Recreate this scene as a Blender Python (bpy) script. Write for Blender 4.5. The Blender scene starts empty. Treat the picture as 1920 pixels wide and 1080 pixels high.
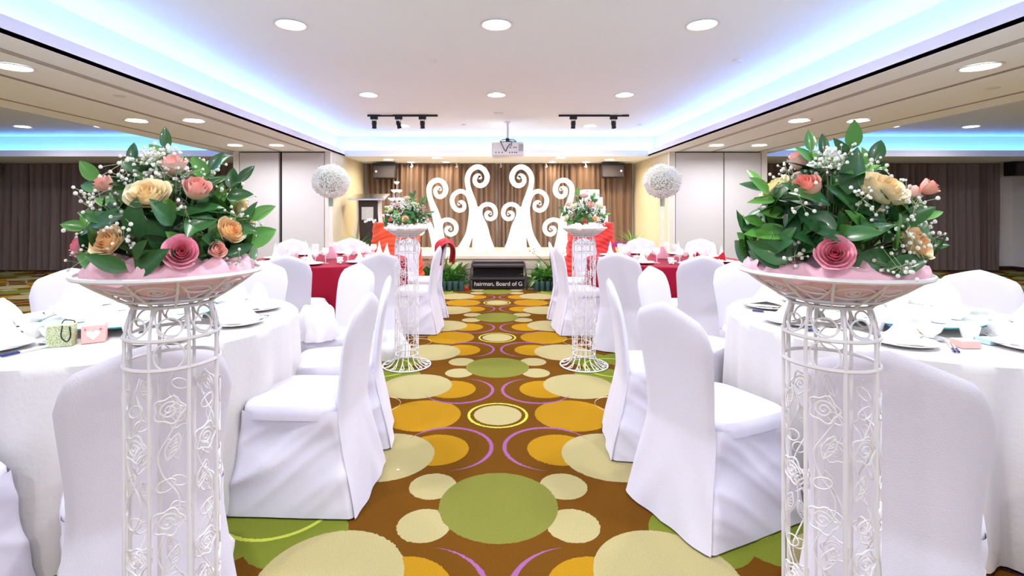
import bpy, math, random
from math import sin, cos, pi, sqrt, atan2
from mathutils import Vector, Matrix, noise

sc = bpy.context.scene
COL = sc.collection
R = random.Random(7)

# ------------------------------------------------------------------ camera
cam_d = bpy.data.cameras.new('camera')
cam = bpy.data.objects.new('camera', cam_d); COL.objects.link(cam)
cam.location = (0, 0, 1.32); cam.rotation_euler = (pi/2, 0, 0)
cam_d.sensor_width = 36; cam_d.lens = 36*930/1920.0
cam_d.shift_x = (960-931)/1920.0; cam_d.shift_y = -(540-395)/1920.0
cam_d.clip_start = 0.02; cam_d.clip_end = 100
sc.camera = cam
# ------------------------------------------------------------------ light and exposure
sc.view_settings.view_transform = 'Standard'; sc.view_settings.look = 'None'
sc.view_settings.gamma = 1; sc.view_settings.use_curve_mapping = False
sc.view_settings.exposure = 0.60
sc.cycles.use_denoising = True
sc.cycles.max_bounces = 8; sc.cycles.diffuse_bounces = 5; sc.cycles.glossy_bounces = 3
sc.cycles.transmission_bounces = 6; sc.cycles.transparent_max_bounces = 12
sc.cycles.sample_clamp_indirect = 6; sc.cycles.caustics_reflective = False; sc.cycles.caustics_refractive = False
W_FILL = 0.58      # the rest of the bright ballroom behind the camera
P_MAIN, P_SOFF, P_SIDE, P_STAGE = 17, 10, 13, 11
LED_E = 14.5
w = bpy.data.worlds.new('world'); sc.world = w; w.use_nodes = True
w.node_tree.nodes['Background'].inputs[0].default_value = (0.90, 0.90, 1.0, 1)
w.node_tree.nodes['Background'].inputs[1].default_value = W_FILL

# ------------------------------------------------------------------ materials
MATS = {}
def mat(name, col, rough=.6, metal=0, spec=.4, emit=None, es=0, noise_s=0, noise_a=0, bump=0, bump_s=80,
        trans=0, alpha=1, sheen=0, sss=0, coat=0, ior=1.45):
    if name in MATS: return MATS[name]
    m = bpy.data.materials.new(name); m.use_nodes = True; nt = m.node_tree; b = nt.nodes['Principled BSDF']
    I = b.inputs
    I['Base Color'].default_value = (*col, 1); I['Roughness'].default_value = rough; I['Metallic'].default_value = metal
    I['Specular IOR Level'].default_value = spec; I['IOR'].default_value = ior
    if emit: I['Emission Color'].default_value = (*emit, 1); I['Emission Strength'].default_value = es
    I['Transmission Weight'].default_value = trans; I['Alpha'].default_value = alpha
    I['Sheen Weight'].default_value = sheen; I['Coat Weight'].default_value = coat
    if sss: I['Subsurface Weight'].default_value = sss; I['Subsurface Scale'].default_value = .01
    tc = nt.nodes.new('ShaderNodeTexCoord')
    if noise_a:
        n = nt.nodes.new('ShaderNodeTexNoise'); n.inputs['Scale'].default_value = noise_s; n.inputs['Detail'].default_value = 4
        nt.links.new(tc.outputs['Object'], n.inputs['Vector'])
        mx = nt.nodes.new('ShaderNodeMix'); mx.data_type = 'RGBA'
        mx.inputs[6].default_value = (*[c*(1-noise_a) for c in col], 1)
        mx.inputs[7].default_value = (*[min(1, c*(1+noise_a)) for c in col], 1)
        nt.links.new(n.outputs[0], mx.inputs[0]); nt.links.new(mx.outputs[2], I['Base Color'])
    if bump:
        n = nt.nodes.new('ShaderNodeTexNoise'); n.inputs['Scale'].default_value = bump_s; n.inputs['Detail'].default_value = 3
        nt.links.new(tc.outputs['Object'], n.inputs['Vector'])
        bp = nt.nodes.new('ShaderNodeBump'); bp.inputs['Strength'].default_value = bump; bp.inputs['Distance'].default_value = .01
        nt.links.new(n.outputs[0], bp.inputs['Height']); nt.links.new(bp.outputs[0], I['Normal'])
    MATS[name] = m
    return m

M_ceil = mat('ceiling_paint', (.87, .94, .97), .9, noise_s=3, noise_a=.01)
M_soff = mat('soffit_paint', (.86, .91, .93), .9, noise_s=3, noise_a=.01)
M_fascia = mat('fascia_paint', (.84, .80, .86), .8, noise_s=3, noise_a=.01)
M_wall = mat('wall_cream', (.66, .59, .41), .85, noise_s=5, noise_a=.02)
M_wallp = mat('wall_pale', (.80, .77, .74), .85, noise_s=5, noise_a=.02)
M_panel = mat('partition_panel_white', (.63, .61, .63), .5, noise_s=4, noise_a=.01)
M_frame = mat('partition_frame', (.74, .71, .66), .5, noise_s=4, noise_a=.02)
M_dark = mat('dark_gap', (.015, .013, .013), .8)
M_slot = mat('grey_track', (.34, .30, .29), .6)
M_cover = mat('spandex_chair_cover', (.66, .64, .735), .75, sheen=.2, bump=.15, bump_s=260, noise_s=8, noise_a=.012)
M_cloth = mat('white_damask', (.64, .62, .61), .7, sheen=.2, bump=.12, bump_s=60, noise_s=14, noise_a=.02)
M_nap = mat('white_napkin', (.82, .82, .82), .7, sheen=.1, bump=.15, bump_s=200)
M_red = mat('crimson_satin_cloth', (.27, .004, .022), .55, spec=.15, sheen=0, bump=.3, bump_s=30, noise_s=9, noise_a=.1)
M_redb = mat('bright_red_satin', (.42, .008, .015), .5, spec=.2, bump=.3, bump_s=40, noise_s=9, noise_a=.1)
M_orange = mat('orange_red_ruched_cloth', (.80, .085, .03), .5, noise_s=20, noise_a=.12)
M_pred = mat('red_ruched_cloth', (.75, .045, .04), .5, noise_s=20, noise_a=.12)
M_wire = mat('white_painted_wire', (.74, .72, .74), .35, spec=.5)
M_china = mat('white_porcelain', (.93, .93, .92), .12, spec=.5, coat=.3)
M_black = mat('black_plastic', (.018, .017, .02), .4)
M_blk2 = mat('charcoal_metal', (.05, .04, .05), .35, metal=.3)
M_chrome = mat('brushed_chrome', (.75, .74, .76), .22, metal=1)
M_brown = mat('dark_wenge', (.035, .022, .02), .4, noise_s=20, noise_a=.3)
M_step = mat('black_ribbed_tread', (.03, .025, .03), .45, bump=.4, bump_s=120)
M_stage = mat('cream_stage_panel', (.66, .60, .50), .6, noise_s=6, noise_a=.02)
M_foam = mat('white_foam_board', (.95, .94, .90), .6, noise_s=6, noise_a=.01)
M_glass = mat('clear_glass', (1, 1, 1), .02, trans=1, ior=1.45)
M_thin = mat('thin_drinking_glass', (.96, .97, 1), .03, spec=.8, alpha=.30, coat=.4)
M_teal = mat('teal_glass_edge', (.01, .22, .23), .1, spec=.6)
M_gtop = mat('glass_turntable_top', (.80, .90, .88), .05, spec=.6, coat=.5)
M_pink = mat('pale_pink_paper', (.87, .47, .43), .6, noise_s=30, noise_a=.03)
M_heart = mat('pale_heart_print', (.93, .72, .62), .6)
M_mag = mat('magenta_print', (.6, .05, .2), .6)
M_peach = mat('peach_card', (.95, .66, .40), .6)
M_navy = mat('navy_ribbon', (.02, .03, .14), .5)
M_bribbon = mat('black_ribbon', (.01, .01, .02), .5)
M_blue = mat('pale_blue_paper', (.45, .70, .85), .6)
M_stem = mat('green_stem', (.10, .20, .05), .6, noise_s=40, noise_a=.2)
M_bud = mat('white_gypsophila', (.82, .82, .79), .7)
M_bst = mat('pale_green_sprig', (.35, .42, .25), .7)
M_core = mat('pale_bloom_core', (.42, .46, .36), .9, noise_s=60, noise_a=.2)
M_edge = mat('dark_green_edging', (.018, .06, .05), .5, noise_s=20, noise_a=.2)
M_soil = mat('dark_soil', (.02, .014, .01), .95, bump=.6)
M_petalr = mat('red_petals', (.55, .02, .08), .6)
M_purple = mat('purple_orchid', (.45, .03, .35), .6)
M_wt = mat('white_plastic', (.85, .84, .86), .4)
M_lamp = mat('lamp_glow', (1, 1, 1), .5, emit=(1, .97, .94), es=9)
M_lens = mat('lens_dark', (.02, .02, .03), .1)
M_plaque = mat('silver_plaque', (.62, .60, .55), .3, metal=.6, noise_s=60, noise_a=.15)
M_letter = mat('white_lettering', (.80, .78, .80), .6)
M_acr = mat('clear_acrylic', (.86, .87, .90), .08, alpha=.55, spec=.8)
M_silverfoil = mat('silver_foil', (.5, .46, .52), .3, metal=.9, bump=.5, bump_s=60)
M_redsmall = mat('red_marker', (.6, .01, .01), .5)
M_vase = mat('clear_vase_glass', (.95, .96, 1), .03, spec=.8, alpha=.13, coat=.3)
M_jelly = mat('pinkish_gel_beads', (.62, .12, .22), .3, bump=.7, bump_s=90)

def leaf_mat(name, c1, c2):
    m = mat(name, c1, .32, spec=.5, coat=.15)
    nt = m.node_tree; b = nt.nodes['Principled BSDF']
    oi = nt.nodes.new('ShaderNodeObjectInfo'); n = nt.nodes.new('ShaderNodeTexNoise'); n.inputs['Scale'].default_value = 25
    tc = nt.nodes.new('ShaderNodeTexCoord'); nt.links.new(tc.outputs['Object'], n.inputs['Vector'])
    ad = nt.nodes.new('ShaderNodeMath'); ad.operation = 'MULTIPLY_ADD'; ad.inputs[1].default_value = .4
    nt.links.new(n.outputs[0], ad.inputs[0]); 
    mu = nt.nodes.new('ShaderNodeMath'); mu.operation = 'MULTIPLY'; mu.inputs[1].default_value = .8
    nt.links.new(oi.outputs['Random'], mu.inputs[0]); nt.links.new(mu.outputs[0], ad.inputs[2])
    mx = nt.nodes.new('ShaderNodeMix'); mx.data_type = 'RGBA'
    mx.inputs[6].default_value = (*c1, 1); mx.inputs[7].default_value = (*c2, 1)
    nt.links.new(ad.outputs[0], mx.inputs[0]); nt.links.new(mx.outputs[2], b.inputs['Base Color'])
    return m
M_leaf = leaf_mat('dark_leaf', (.012, .065, .022), (.04, .15, .035))
M_leaf2 = leaf_mat('bright_leaf', (.05, .20, .03), (.13, .36, .06))
M_fern = leaf_mat('fern_green', (.02, .13, .015), (.07, .26, .03))
M_strap = leaf_mat('strap_leaf_green', (.05, .17, .04), (.30, .42, .14))
M_russet = leaf_mat('russet_leaf', (.22, .10, .08), (.30, .20, .12))
M_palm = leaf_mat('palm_green', (.06, .28, .03), (.16, .42, .06))

def two(name, c1, c2, kind='rose'):
    """petal material: deeper tint low in the petal, paler towards its lip (object space z)"""
    m = mat(name, c2, .55, sheen=.2, sss=.15)
    nt = m.node_tree; b = nt.nodes['Principled BSDF']
    tc = nt.nodes.new('ShaderNodeTexCoord'); sx = nt.nodes.new('ShaderNodeSeparateXYZ')
    nt.links.new(tc.outputs['Object'], sx.inputs[0])
    ln = nt.nodes.new('ShaderNodeVectorMath'); ln.operation = 'LENGTH'
    cx = nt.nodes.new('ShaderNodeCombineXYZ'); nt.links.new(sx.outputs[0], cx.inputs[0]); nt.links.new(sx.outputs[1], cx.inputs[1])
    nt.links.new(cx.outputs[0], ln.inputs[0])
    mr = nt.nodes.new('ShaderNodeMapRange'); mr.inputs[1].default_value = .1; mr.inputs[2].default_value = .95
    nt.links.new(ln.outputs['Value'], mr.inputs[0])
    mx = nt.nodes.new('ShaderNodeMix'); mx.data_type = 'RGBA'
    mx.inputs[6].default_value = (*c1, 1); mx.inputs[7].default_value = (*c2, 1)
    nt.links.new(mr.outputs[0], mx.inputs[0]); nt.links.new(mx.outputs[2], b.inputs['Base Color'])
    return m
ROSE = {
 'cream': two('rose_cream', (.90, .66, .32), (.90, .84, .62)),
 'peach': two('rose_peach', (.92, .50, .20), (.90, .72, .42)),
 'salmon': two('rose_salmon', (.85, .28, .22), (.90, .52, .42)),
 'blush': two('rose_blush', (.88, .40, .34), (.92, .66, .60)),
 'pink': two('rose_pink', (.72, .08, .18), (.90, .42, .55)),
 'lemon': two('rose_lemon', (.85, .80, .38), (.90, .88, .62)),
 'coral': two('rose_coral', (.85, .12, .07), (.88, .22, .14)),
}
def tulle_mat(name, col, a):
    m = mat(name, col, .6, sheen=.6, alpha=a, bump=.4, bump_s=30); return m
M_tulle = tulle_mat('pink_tulle', (.90, .52, .62), .86)
M_tullep = tulle_mat('pale_blush_tulle', (.90, .74, .74), .92)
M_plastic = tulle_mat('white_organza', (.90, .88, .92), .9)

def curtain_mat(name, c, c2, rough):
    m = mat(name, c, rough, sheen=.4, spec=.5)
    nt = m.node_tree; b = nt.nodes['Principled BSDF']
    tc = nt.nodes.new('ShaderNodeTexCoord'); mp = nt.nodes.new('ShaderNodeMapping'); mp.inputs['Scale'].default_value = (5, 5, .5)
    n = nt.nodes.new('ShaderNodeTexNoise'); n.inputs['Scale'].default_value = 2; n.inputs['Detail'].default_value = 4
    nt.links.new(tc.outputs['Object'], mp.inputs[0]); nt.links.new(mp.outputs[0], n.inputs['Vector'])
    mx = nt.nodes.new('ShaderNodeMix'); mx.data_type = 'RGBA'
    mx.inputs[6].default_value = (*c, 1); mx.inputs[7].default_value = (*c2, 1)
    nt.links.new(n.outputs[0], mx.inputs[0]); nt.links.new(mx.outputs[2], b.inputs['Base Color'])
    return m
M_cur = curtain_mat('bronze_satin_curtain', (.135, .078, .048), (.19, .115, .07), .33)
M_cur2 = curtain_mat('brown_taffeta_curtain', (.16, .105, .095), (.20, .135, .12), .42)

def pattern_paper():
    m = mat('floral_patterned_paper', (.5, .55, .35), .6)
    nt = m.node_tree; b = nt.nodes['Principled BSDF']
    tc = nt.nodes.new('ShaderNodeTexCoord'); v = nt.nodes.new('ShaderNodeTexVoronoi'); v.inputs['Scale'].default_value = 260
    nt.links.new(tc.outputs['Object'], v.inputs['Vector'])
    r = nt.nodes.new('ShaderNodeValToRGB'); r.color_ramp.elements[0].color = (.92, .92, .8, 1); r.color_ramp.elements[1].color = (.38, .46, .2, 1)
    r.color_ramp.elements[0].position = .25; r.color_ramp.elements[1].position = .5
    nt.links.new(v.outputs['Distance'], r.inputs[0]); nt.links.new(r.outputs[0], b.inputs['Base Color'])
    return m
M_pat = pattern_paper()

def carpet():
    m = bpy.data.materials.new('circle_patterned_carpet'); m.use_nodes = True; nt = m.node_tree; N = nt.nodes; L = nt.links
    b = N['Principled BSDF']; b.inputs['Roughness'].default_value = 1; b.inputs['Specular IOR Level'].default_value = .0
    tc = N.new('ShaderNodeTexCoord')
    def mt(op, a, c=None, d=None):
        n = N.new('ShaderNodeMath'); n.operation = op
        for i, v in enumerate((a, c, d)):
            if v is None: continue
            if isinstance(v, (int, float)): n.inputs[i].default_value = v
            else: L.new(v, n.inputs[i])
        return n.outputs[0]
    wn = N.new('ShaderNodeTexNoise'); wn.inputs['Scale'].default_value = 60; wn.inputs['Detail'].default_value = 2
    L.new(tc.outputs['Object'], wn.inputs['Vector'])
    wob = mt('MULTIPLY', mt('SUBTRACT', wn.outputs[0], .5), .012)
    sp = N.new('ShaderNodeSeparateXYZ'); L.new(tc.outputs['Object'], sp.inputs[0])
    x = mt('ADD', sp.outputs[0], wob); y = mt('ADD', sp.outputs[1], wob)
    u = mt('PINGPONG', mt('SUBTRACT', x, .008), .975)
    v = mt('PINGPONG', mt('SUBTRACT', y, 2.23), .9775)
    fine = N.new('ShaderNodeTexNoise'); fine.inputs['Scale'].default_value = 220; fine.inputs['Detail'].default_value = 3
    L.new(tc.outputs['Object'], fine.inputs['Vector'])
    cur = N.new('ShaderNodeRGB').outputs[0]; cur.default_value = (.122, .050, .008, 1)
    def dist(cu, cv):
        a = mt('SUBTRACT', u, cu); c = mt('SUBTRACT', v, cv)
        return mt('SQRT', mt('ADD', mt('MULTIPLY', a, a), mt('MULTIPLY', c, c))), a, c
    def over(mask, col):
        nonlocal cur
        mx = N.new('ShaderNodeMix'); mx.data_type = 'RGBA'; L.new(mask, mx.inputs[0]); L.new(cur, mx.inputs[6])
        mx.inputs[7].default_value = (*col, 1); cur = mx.outputs[2]
    def disc(cu, cv, r, col): over(mt('LESS_THAN', dist(cu, cv)[0], r), col)
    def ring(cu, cv, r, wd, col, cond=None):
        d, a, c = dist(cu, cv)
        wv = wd
        if cond: wv = cond(a, c, wd)
        over(mt('LESS_THAN', mt('ABSOLUTE', mt('SUBTRACT', d, r)), wv), col)
    CR = (.37, .32, .155); OR = (.35, .185, .012); GR = (.17, .175, .036); OL = (.155, .185, .025); YG = (.42, .48, .07)
    PU = (.27, .095, .24); PK = (.80, .60, .42)
    disc(.82, .21, .2, OL)
    ring(.975, 0, .244, .009, YG)
    disc(.34, .515, .178, OR)
    disc(.608, .445, .263, CR)
    disc(.483, .977, .243, OR)
    # thin cream curl at the side of each orange disc, fading to nothing at the inner end
    ring(.80, .80, .135, .008, PK, lambda a, c, wd: mt('MULTIPLY', mt('MAXIMUM', mt('MINIMUM', mt('MULTIPLY_ADD', a, 6, .9), 1), 0), wd))
    disc(.313, .148, .113, CR)
    disc(0, 0, .266, GR)
    # crescent arc, thick towards the aisle axis
    ring(.286, .535, .25, .011, PU, lambda a, c, wd: mt('MULTIPLY', mt('MAXIMUM', mt('MINIMUM', mt('ADD', mt('MULTIPLY', a, -3.2), mt('MULTIPLY_ADD', c, 2.6, .55)), 1), 0), wd))
    disc(0, .977, .154, CR)
    ring(0, .977, .187, .009, YG)
    sh = N.new('ShaderNodeMix'); sh.data_type = 'RGBA'; sh.blend_type = 'MULTIPLY'; sh.inputs[0].default_value = 1
    L.new(cur, sh.inputs[6])
    g = N.new('ShaderNodeMapRange'); g.inputs[1].default_value = .3; g.inputs[2].default_value = .7; g.inputs[3].default_value = .82; g.inputs[4].default_value = 1.1
    L.new(fine.outputs[0], g.inputs[0]); L.new(g.outputs[0], sh.inputs[7]); L.new(sh.outputs[2], b.inputs['Base Color'])
    bp = N.new('ShaderNodeBump'); bp.inputs['Strength'].default_value = .25; bp.inputs['Distance'].default_value = .005
    L.new(fine.outputs[0], bp.inputs['Height']); L.new(bp.outputs[0], b.inputs['Normal'])
    return m
M_carpet = carpet()

# ------------------------------------------------------------------ mesh helpers
class MB:
    def __init__(s): s.v = []; s.f = []
    def add(s, vs, fs):
        o = len(s.v); s.v += [tuple(p) for p in vs]; s.f += [tuple(i+o for i in f) for f in fs]; return s
    def box(s, a, b):
        x0, y0, z0 = a; x1, y1, z1 = b
        return s.add([(x0,y0,z0),(x1,y0,z0),(x1,y1,z0),(x0,y1,z0),(x0,y0,z1),(x1,y0,z1),(x1,y1,z1),(x0,y1,z1)],
                     [(0,3,2,1),(4,5,6,7),(0,1,5,4),(1,2,6,5),(2,3,7,6),(3,0,4,7)])
    def grid(s, fn, nu, nv, closed=False):
        vs = [fn(i/(nu if closed else nu-1), j/(nv-1)) for j in range(nv) for i in range(nu)]
        fs = []
        for j in range(nv-1):
            for i in range(nu if closed else nu-1):
                k = (i+1) % nu
                fs.append((j*nu+i, j*nu+k, (j+1)*nu+k, (j+1)*nu+i))
        return s.add(vs, fs)
    def lathe(s, prof, n=24, c=(0, 0, 0), cap=True):
        m = len(prof); vs = []
        for r, z in prof:
            for i in range(n):
                a = 2*pi*i/n; vs.append((c[0]+r*cos(a), c[1]+r*sin(a), c[2]+z))
        fs = [(j*n+i, j*n+(i+1) % n, (j+1)*n+(i+1) % n, (j+1)*n+i) for j in range(m-1) for i in range(n)]
        if cap:
            if prof[0][0] > 1e-5: fs.append(tuple(range(n-1, -1, -1)))
            if prof[-1][0] > 1e-5: fs.append(tuple((m-1)*n+i for i in range(n)))
        return s.add(vs, fs)
    def tube(s, pts, r, n=6, closed=False, taper=None):
        P = [Vector(p) for p in pts]; m = len(P)
        if m < 2: return s
        vs = []; T = []
        for i in range(m):
            a = P[(i-1) % m] if (closed or i > 0) else P[0]; b = P[(i+1) % m] if (closed or i < m-1) else P[-1]
            t = (b-a); T.append(t.normalized() if t.length > 1e-9 else Vector((0, 0, 1)))
        up = Vector((0, 0, 1)) if abs(T[0].z) < .9 else Vector((1, 0, 0))
        nrm = (up - T[0]*up.dot(T[0])).normalized()
        for i in range(m):
            nrm = nrm - T[i]*nrm.dot(T[i])
            nrm = nrm.normalized() if nrm.length > 1e-6 else T[i].orthogonal().normalized()
            bi = T[i].cross(nrm); rr = r*(taper(i/(m-1)) if taper else 1)
            for k in range(n):
                a = 2*pi*k/n; vs.append(P[i]+nrm*(rr*cos(a))+bi*(rr*sin(a)))
        fs = []
        for i in range(m if closed else m-1):
            j = (i+1) % m
            for k in range(n): fs.append((i*n+k, i*n+(k+1) % n, j*n+(k+1) % n, j*n+k))
        if not closed: fs.append(tuple(range(n-1, -1, -1))); fs.append(tuple((m-1)*n+k for k in range(n)))
        return s.add(vs, fs)
    def ring(s, r, z, tr, n=40, k=6, c=(0, 0)):
        return s.tube([(c[0]+r*cos(2*pi*i/n), c[1]+r*sin(2*pi*i/n), z) for i in range(n)], tr, k, True)
    def ball(s, c, r, n=6, m=4, sz=1):
        return s.lathe([(max(1e-6, r*sin(pi*j/m)), -r*sz*cos(pi*j/m)) for j in range(m+1)], n, c, cap=False)
    def mesh(s, name, m, smooth=True):
        me = bpy.data.meshes.new(name); me.from_pydata(s.v, [], s.f)
        for mm in (m if isinstance(m, (list, tuple)) else [m]): me.materials.append(mm)
        if smooth:
            me.polygons.foreach_set('use_smooth', [True]*len(me.polygons))
            try: me.set_sharp_from_angle(angle=math.radians(42))
            except Exception: pass
        me.update(); return me
    def build(s, name, m, parent=None, loc=None, rot=None, smooth=True, **kw):
        return inst(name, s.mesh(name, m, smooth), parent, loc, rot, **kw)

def inst(name, me, parent=None, loc=None, rot=None, scale=None, mtx=None, **kw):
    o = bpy.data.objects.new(name, me); COL.objects.link(o)
    if parent: o.parent = parent
    if mtx is not None: o.matrix_basis = mtx
    else:
        if loc is not None: o.location = loc
        if rot is not None: o.rotation_euler = rot if isinstance(rot, (tuple, list)) else (0, 0, rot)
        if scale is not None: o.scale = scale if isinstance(scale, (tuple, list)) else (scale,)*3
    for k, v in kw.items():
        if v: o[k] = v
    return o
def thing(name, label, category, loc=(0, 0, 0), rot=0, group=None, scale=1):
    return inst(name, None, None, loc, rot, scale, label=label, category=category, group=group)
def tagt(o, label, category, group=None):
    o['label'] = label; o['category'] = category
    if group: o['group'] = group
    return o
def copy_tree(o, parent=None):
    c = o.copy(); COL.objects.link(c)
    if parent: c.parent = parent
    for ch in o.children: copy_tree(ch, c)
    return c
def struct(mb, name, m, parent=None, smooth=False, **kw):
    o = mb.build(name, m, parent, smooth=smooth, **kw)
    if parent is None: o['kind'] = 'structure'
    return o
def bevel(o, wd=.004, seg=2):
    b = o.modifiers.new('bevel', 'BEVEL'); b.width = wd; b.segments = seg; b.limit_method = 'ANGLE'; return o
def cr(pts, n=6):
    """Catmull-Rom through tuples of any length"""
    out = []; P = [pts[0]]+list(pts)+[pts[-1]]
    for i in range(1, len(P)-2):
        for k in range(n):
            t = k/n; a, b, c, d = P[i-1], P[i], P[i+1], P[i+2]
            out.append(tuple(.5*((2*b[q])+(-a[q]+c[q])*t+(2*a[q]-5*b[q]+4*c[q]-d[q])*t*t+(-a[q]+3*b[q]-3*c[q]+d[q])*t**3) for q in range(len(b))))
    out.append(tuple(pts[-1])); return out
def P2(px, py, d):   # the point at depth d that projects to (px,py) of the photograph
    return Vector(((px-931)*d/930, d, 1.32+(395-py)*d/930))

# ------------------------------------------------------------------ room shell
ZS, ZC = 2.36, 2.77           # soffit and main ceiling heights
Y0, YB = -3.0, 11.0
XL, XR = -2.92, 3.04          # walls beside the stage
f = MB().add([(-11.6, Y0, 0), (11.6, Y0, 0), (11.6, YB+.05, 0), (-11.6, YB+.05, 0)], [(0, 1, 2, 3)])
f.box((-11.6, Y0, -.08), (11.6, YB+.05, -.002))
struct(f, 'floor', M_carpet)
struct(MB().box((-11.6, YB, 0), (11.6, YB+.1, 2.8)), 'wall_back', M_wallp)
struct(MB().box((-11.7, Y0, 0), (-11.6, YB, 2.8)), 'wall_left', M_wallp)
struct(MB().box((11.45, Y0, 0), (11.55, YB, 2.8)), 'wall_right', M_wallp)
struct(MB().box((11.08, YB-.02, 0), (11.45, YB-.001, .09)).box((11.43, Y0, 0), (11.449, YB, .09)), 'baseboard_right', M_brown)
# ceiling: three raised trays, soffits between
ceil = MB()
for a, b in ((-3.1, 3.1), (-11.2, -4.75), (4.75, 11.2)): ceil.box((a, Y0, ZC), (b, 9.7, ZC+.08))
struct(ceil, 'ceiling', M_ceil)
s = MB()
for sg in (-1, 1):
    x0, x1 = sorted((sg*2.9, sg*4.95)); s.box((x0, Y0, ZS), (x1, 9.5, ZS+.03))
    x0, x1 = sorted((sg*3.1, sg*4.75)); s.box((x0, Y0, ZS+.031), (x1, 9.7, ZC+.1))
    x0, x1 = sorted((sg*11.0, sg*11.6)); s.box((x0, Y0, ZS), (x1, 9.5, ZS+.03))
    x0, x1 = sorted((sg*11.2, sg*11.6)); s.box((x0, Y0, ZS+.031), (x1, 9.7, ZC+.1))
s.box((-11.6, 9.5, ZS), (11.6, YB, ZS+.03)); s.box((-11.6, 9.7, ZS+.031), (11.6, YB, ZC+.1))
struct(s, 'ceiling_soffit', M_soff)
# fascia lips around the trays
def fascia(i, x0, x1):
    m = MB(); h = ZS+.115
    m.box((x0-.015, Y0, ZS-.002), (x0, 9.5, h)).box((x1, Y0, ZS-.002), (x1+.015, 9.5, h)).box((x0, 9.485, ZS-.002), (x1, 9.5, h))
    struct(m, 'trim_%d' % i, M_fascia)
fascia(1, -2.9, 2.9); fascia(2, -11.0, -4.95); fascia(3, 4.95, 11.0)
# LED cove strips lying on the ledges
def led(label, cat_label, pts, col, e, x_dir=0):
    m = mat('led_'+label, (1, 1, 1), .5, emit=col, es=e)
    mb = MB()
    for a, b in pts: mb.box(a, b)
    o = mb.build('led_strip', m, smooth=False); tagt(o, cat_label, 'light strip')
zc = ZS+.080
led('main', 'blue-violet cove light strip running around the raised centre ceiling',
    [((-3.03, Y0, zc), (-3.00, 9.58, zc+.02)), ((3.00, Y0, zc), (3.03, 9.58, zc+.02)), ((-2.99, 9.58, zc), (2.99, 9.61, zc+.02))], (.17, .42, 1.0), LED_E)
led('left', 'bright blue cove light strip above the left side room',
    [((-4.85, Y0, zc), (-4.82, 9.58, zc+.02)), ((-11.0, 9.60, zc), (-4.87, 9.63, zc+.02))], (.10, .36, 1.0), LED_E*.7)
led('right', 'bright blue cove light strip above the right side room',
    [((4.82, Y0, zc), (4.85, 9.58, zc+.02)), ((4.87, 9.60, zc), (11.0, 9.63, zc+.02))], (.10, .36, 1.0), LED_E*.7)
# slot diffusers and partition tracks in the soffits
for sg, side in ((-1, 'left'), (1, 'right')):
    t = thing('slot_diffuser', 'long triple slot air diffuser in the %s soffit next to the raised ceiling' % side, 'air vent', (sg*3.2, 3.0, ZS))
    for k in (-1, 0, 1):
        MB().box((k*.028-.0038, -5.9, -.004), (k*.028+.0038, 5.6, -.0005)).build('slot', M_slot, t, smooth=False)
    for x, wd, lab in ((3.79, .022, 'wider grey partition track recessed along the middle of the %s soffit'), (4.60, .018, 'narrow grey partition track along the outer edge of the %s soffit')):
        o = MB().box((sg*x-wd, -2.9, ZS-.004), (sg*x-wd*.25, 8.7, ZS+.002)).box((sg*x+wd*.25, -2.9, ZS-.004), (sg*x+wd, 8.7, ZS+.002)).box((sg*x-wd*.25, -2.9, ZS-.001), (sg*x+wd*.25, 8.7, ZS+.002)).build('partition_track', M_slot, smooth=False)
        tagt(o, lab % side, 'track')
# pockets beside the stage, faced with the stacked movable panels
for i, (x0, x1, gap, inner) in enumerate(((-4.63, XL, -3.80, -3.04), (XR, 4.76, 4.0, 3.13))):
    side = ('left', 'right')[i]
    wname = 'wall_stage_'+side
    blk = MB().box((x0, 8.80, 0), (x1, YB, ZS))
    struct(blk, wname, M_wall)
    struct(MB().box((x0-.0, 8.72, 0), (x0+.1, 8.799, ZS)).box((x1-.1, 8.72, 0), (x1, 8.799, ZS)), 'trim_%d' % (4+i), M_frame)
    a, b = x0+.1, x1-.1
    t = inst('partition_panel_stack', None, None, (0, 8.755, 0)); tagt(t, 'pair of tall white movable wall panels %s of the stage' % side, 'partition')
    gw = .028 if i == 0 else .010; pan = [(a+.012, gap-gw), (gap+gw, b-.012)]
    for p0, p1 in pan:
        o = MB().box((p0, -.035, .03), (p1, .03, ZS-.02)).build('panel', M_panel, t, smooth=False); bevel(o, .003)
    MB().box((a, .031, .0), (b, .040, ZS)).build('dark_gap', M_dark, t, smooth=False)
    if i == 1:
        pass

# ------------------------------------------------------------------ lamps
def lamp_area(loc, power, size=.19, col=(.97, .96, 1.0), spread=2.9, rot=(0, 0, 0)):
    l = bpy.data.lights.new('lamp', 'AREA'); l.shape = 'DISK'; l.size = size; l.energy = power; l.color = col; l.spread = spread
    o = bpy.data.objects.new('lamp', l); COL.objects.link(o); o.location = loc; o.rotation_euler = rot; return o
trimM = MB().lathe([(.108, 0), (.128, -.004), (.130, -.010), (.122, -.012), (.108, -.006)], 28, cap=False).mesh('trim_ring', M_wt)
difM = MB().lathe([(1e-5, -.004), (.06, -.0045), (.108, -.004)], 28, cap=False).mesh('diffuser', M_lamp)
DN = [0]
def downlight(x, y, z, power, label, group, col=(.97, .96, 1.0), scale=1):
    t = thing('downlight', label, 'ceiling light', (x, y, z-.001), 0, group, scale)
    inst('trim_ring', trimM, t); inst('diffuser', difM, t)
    lamp_area((x, y, z-.03), power, .19*scale, col)
rows = [(-.8, 'behind the camera'), (1.53, 'overhead'), (3.86, 'nearest row'), (6.2, 'middle row'), (8.48, 'row beside the projector')]
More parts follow.
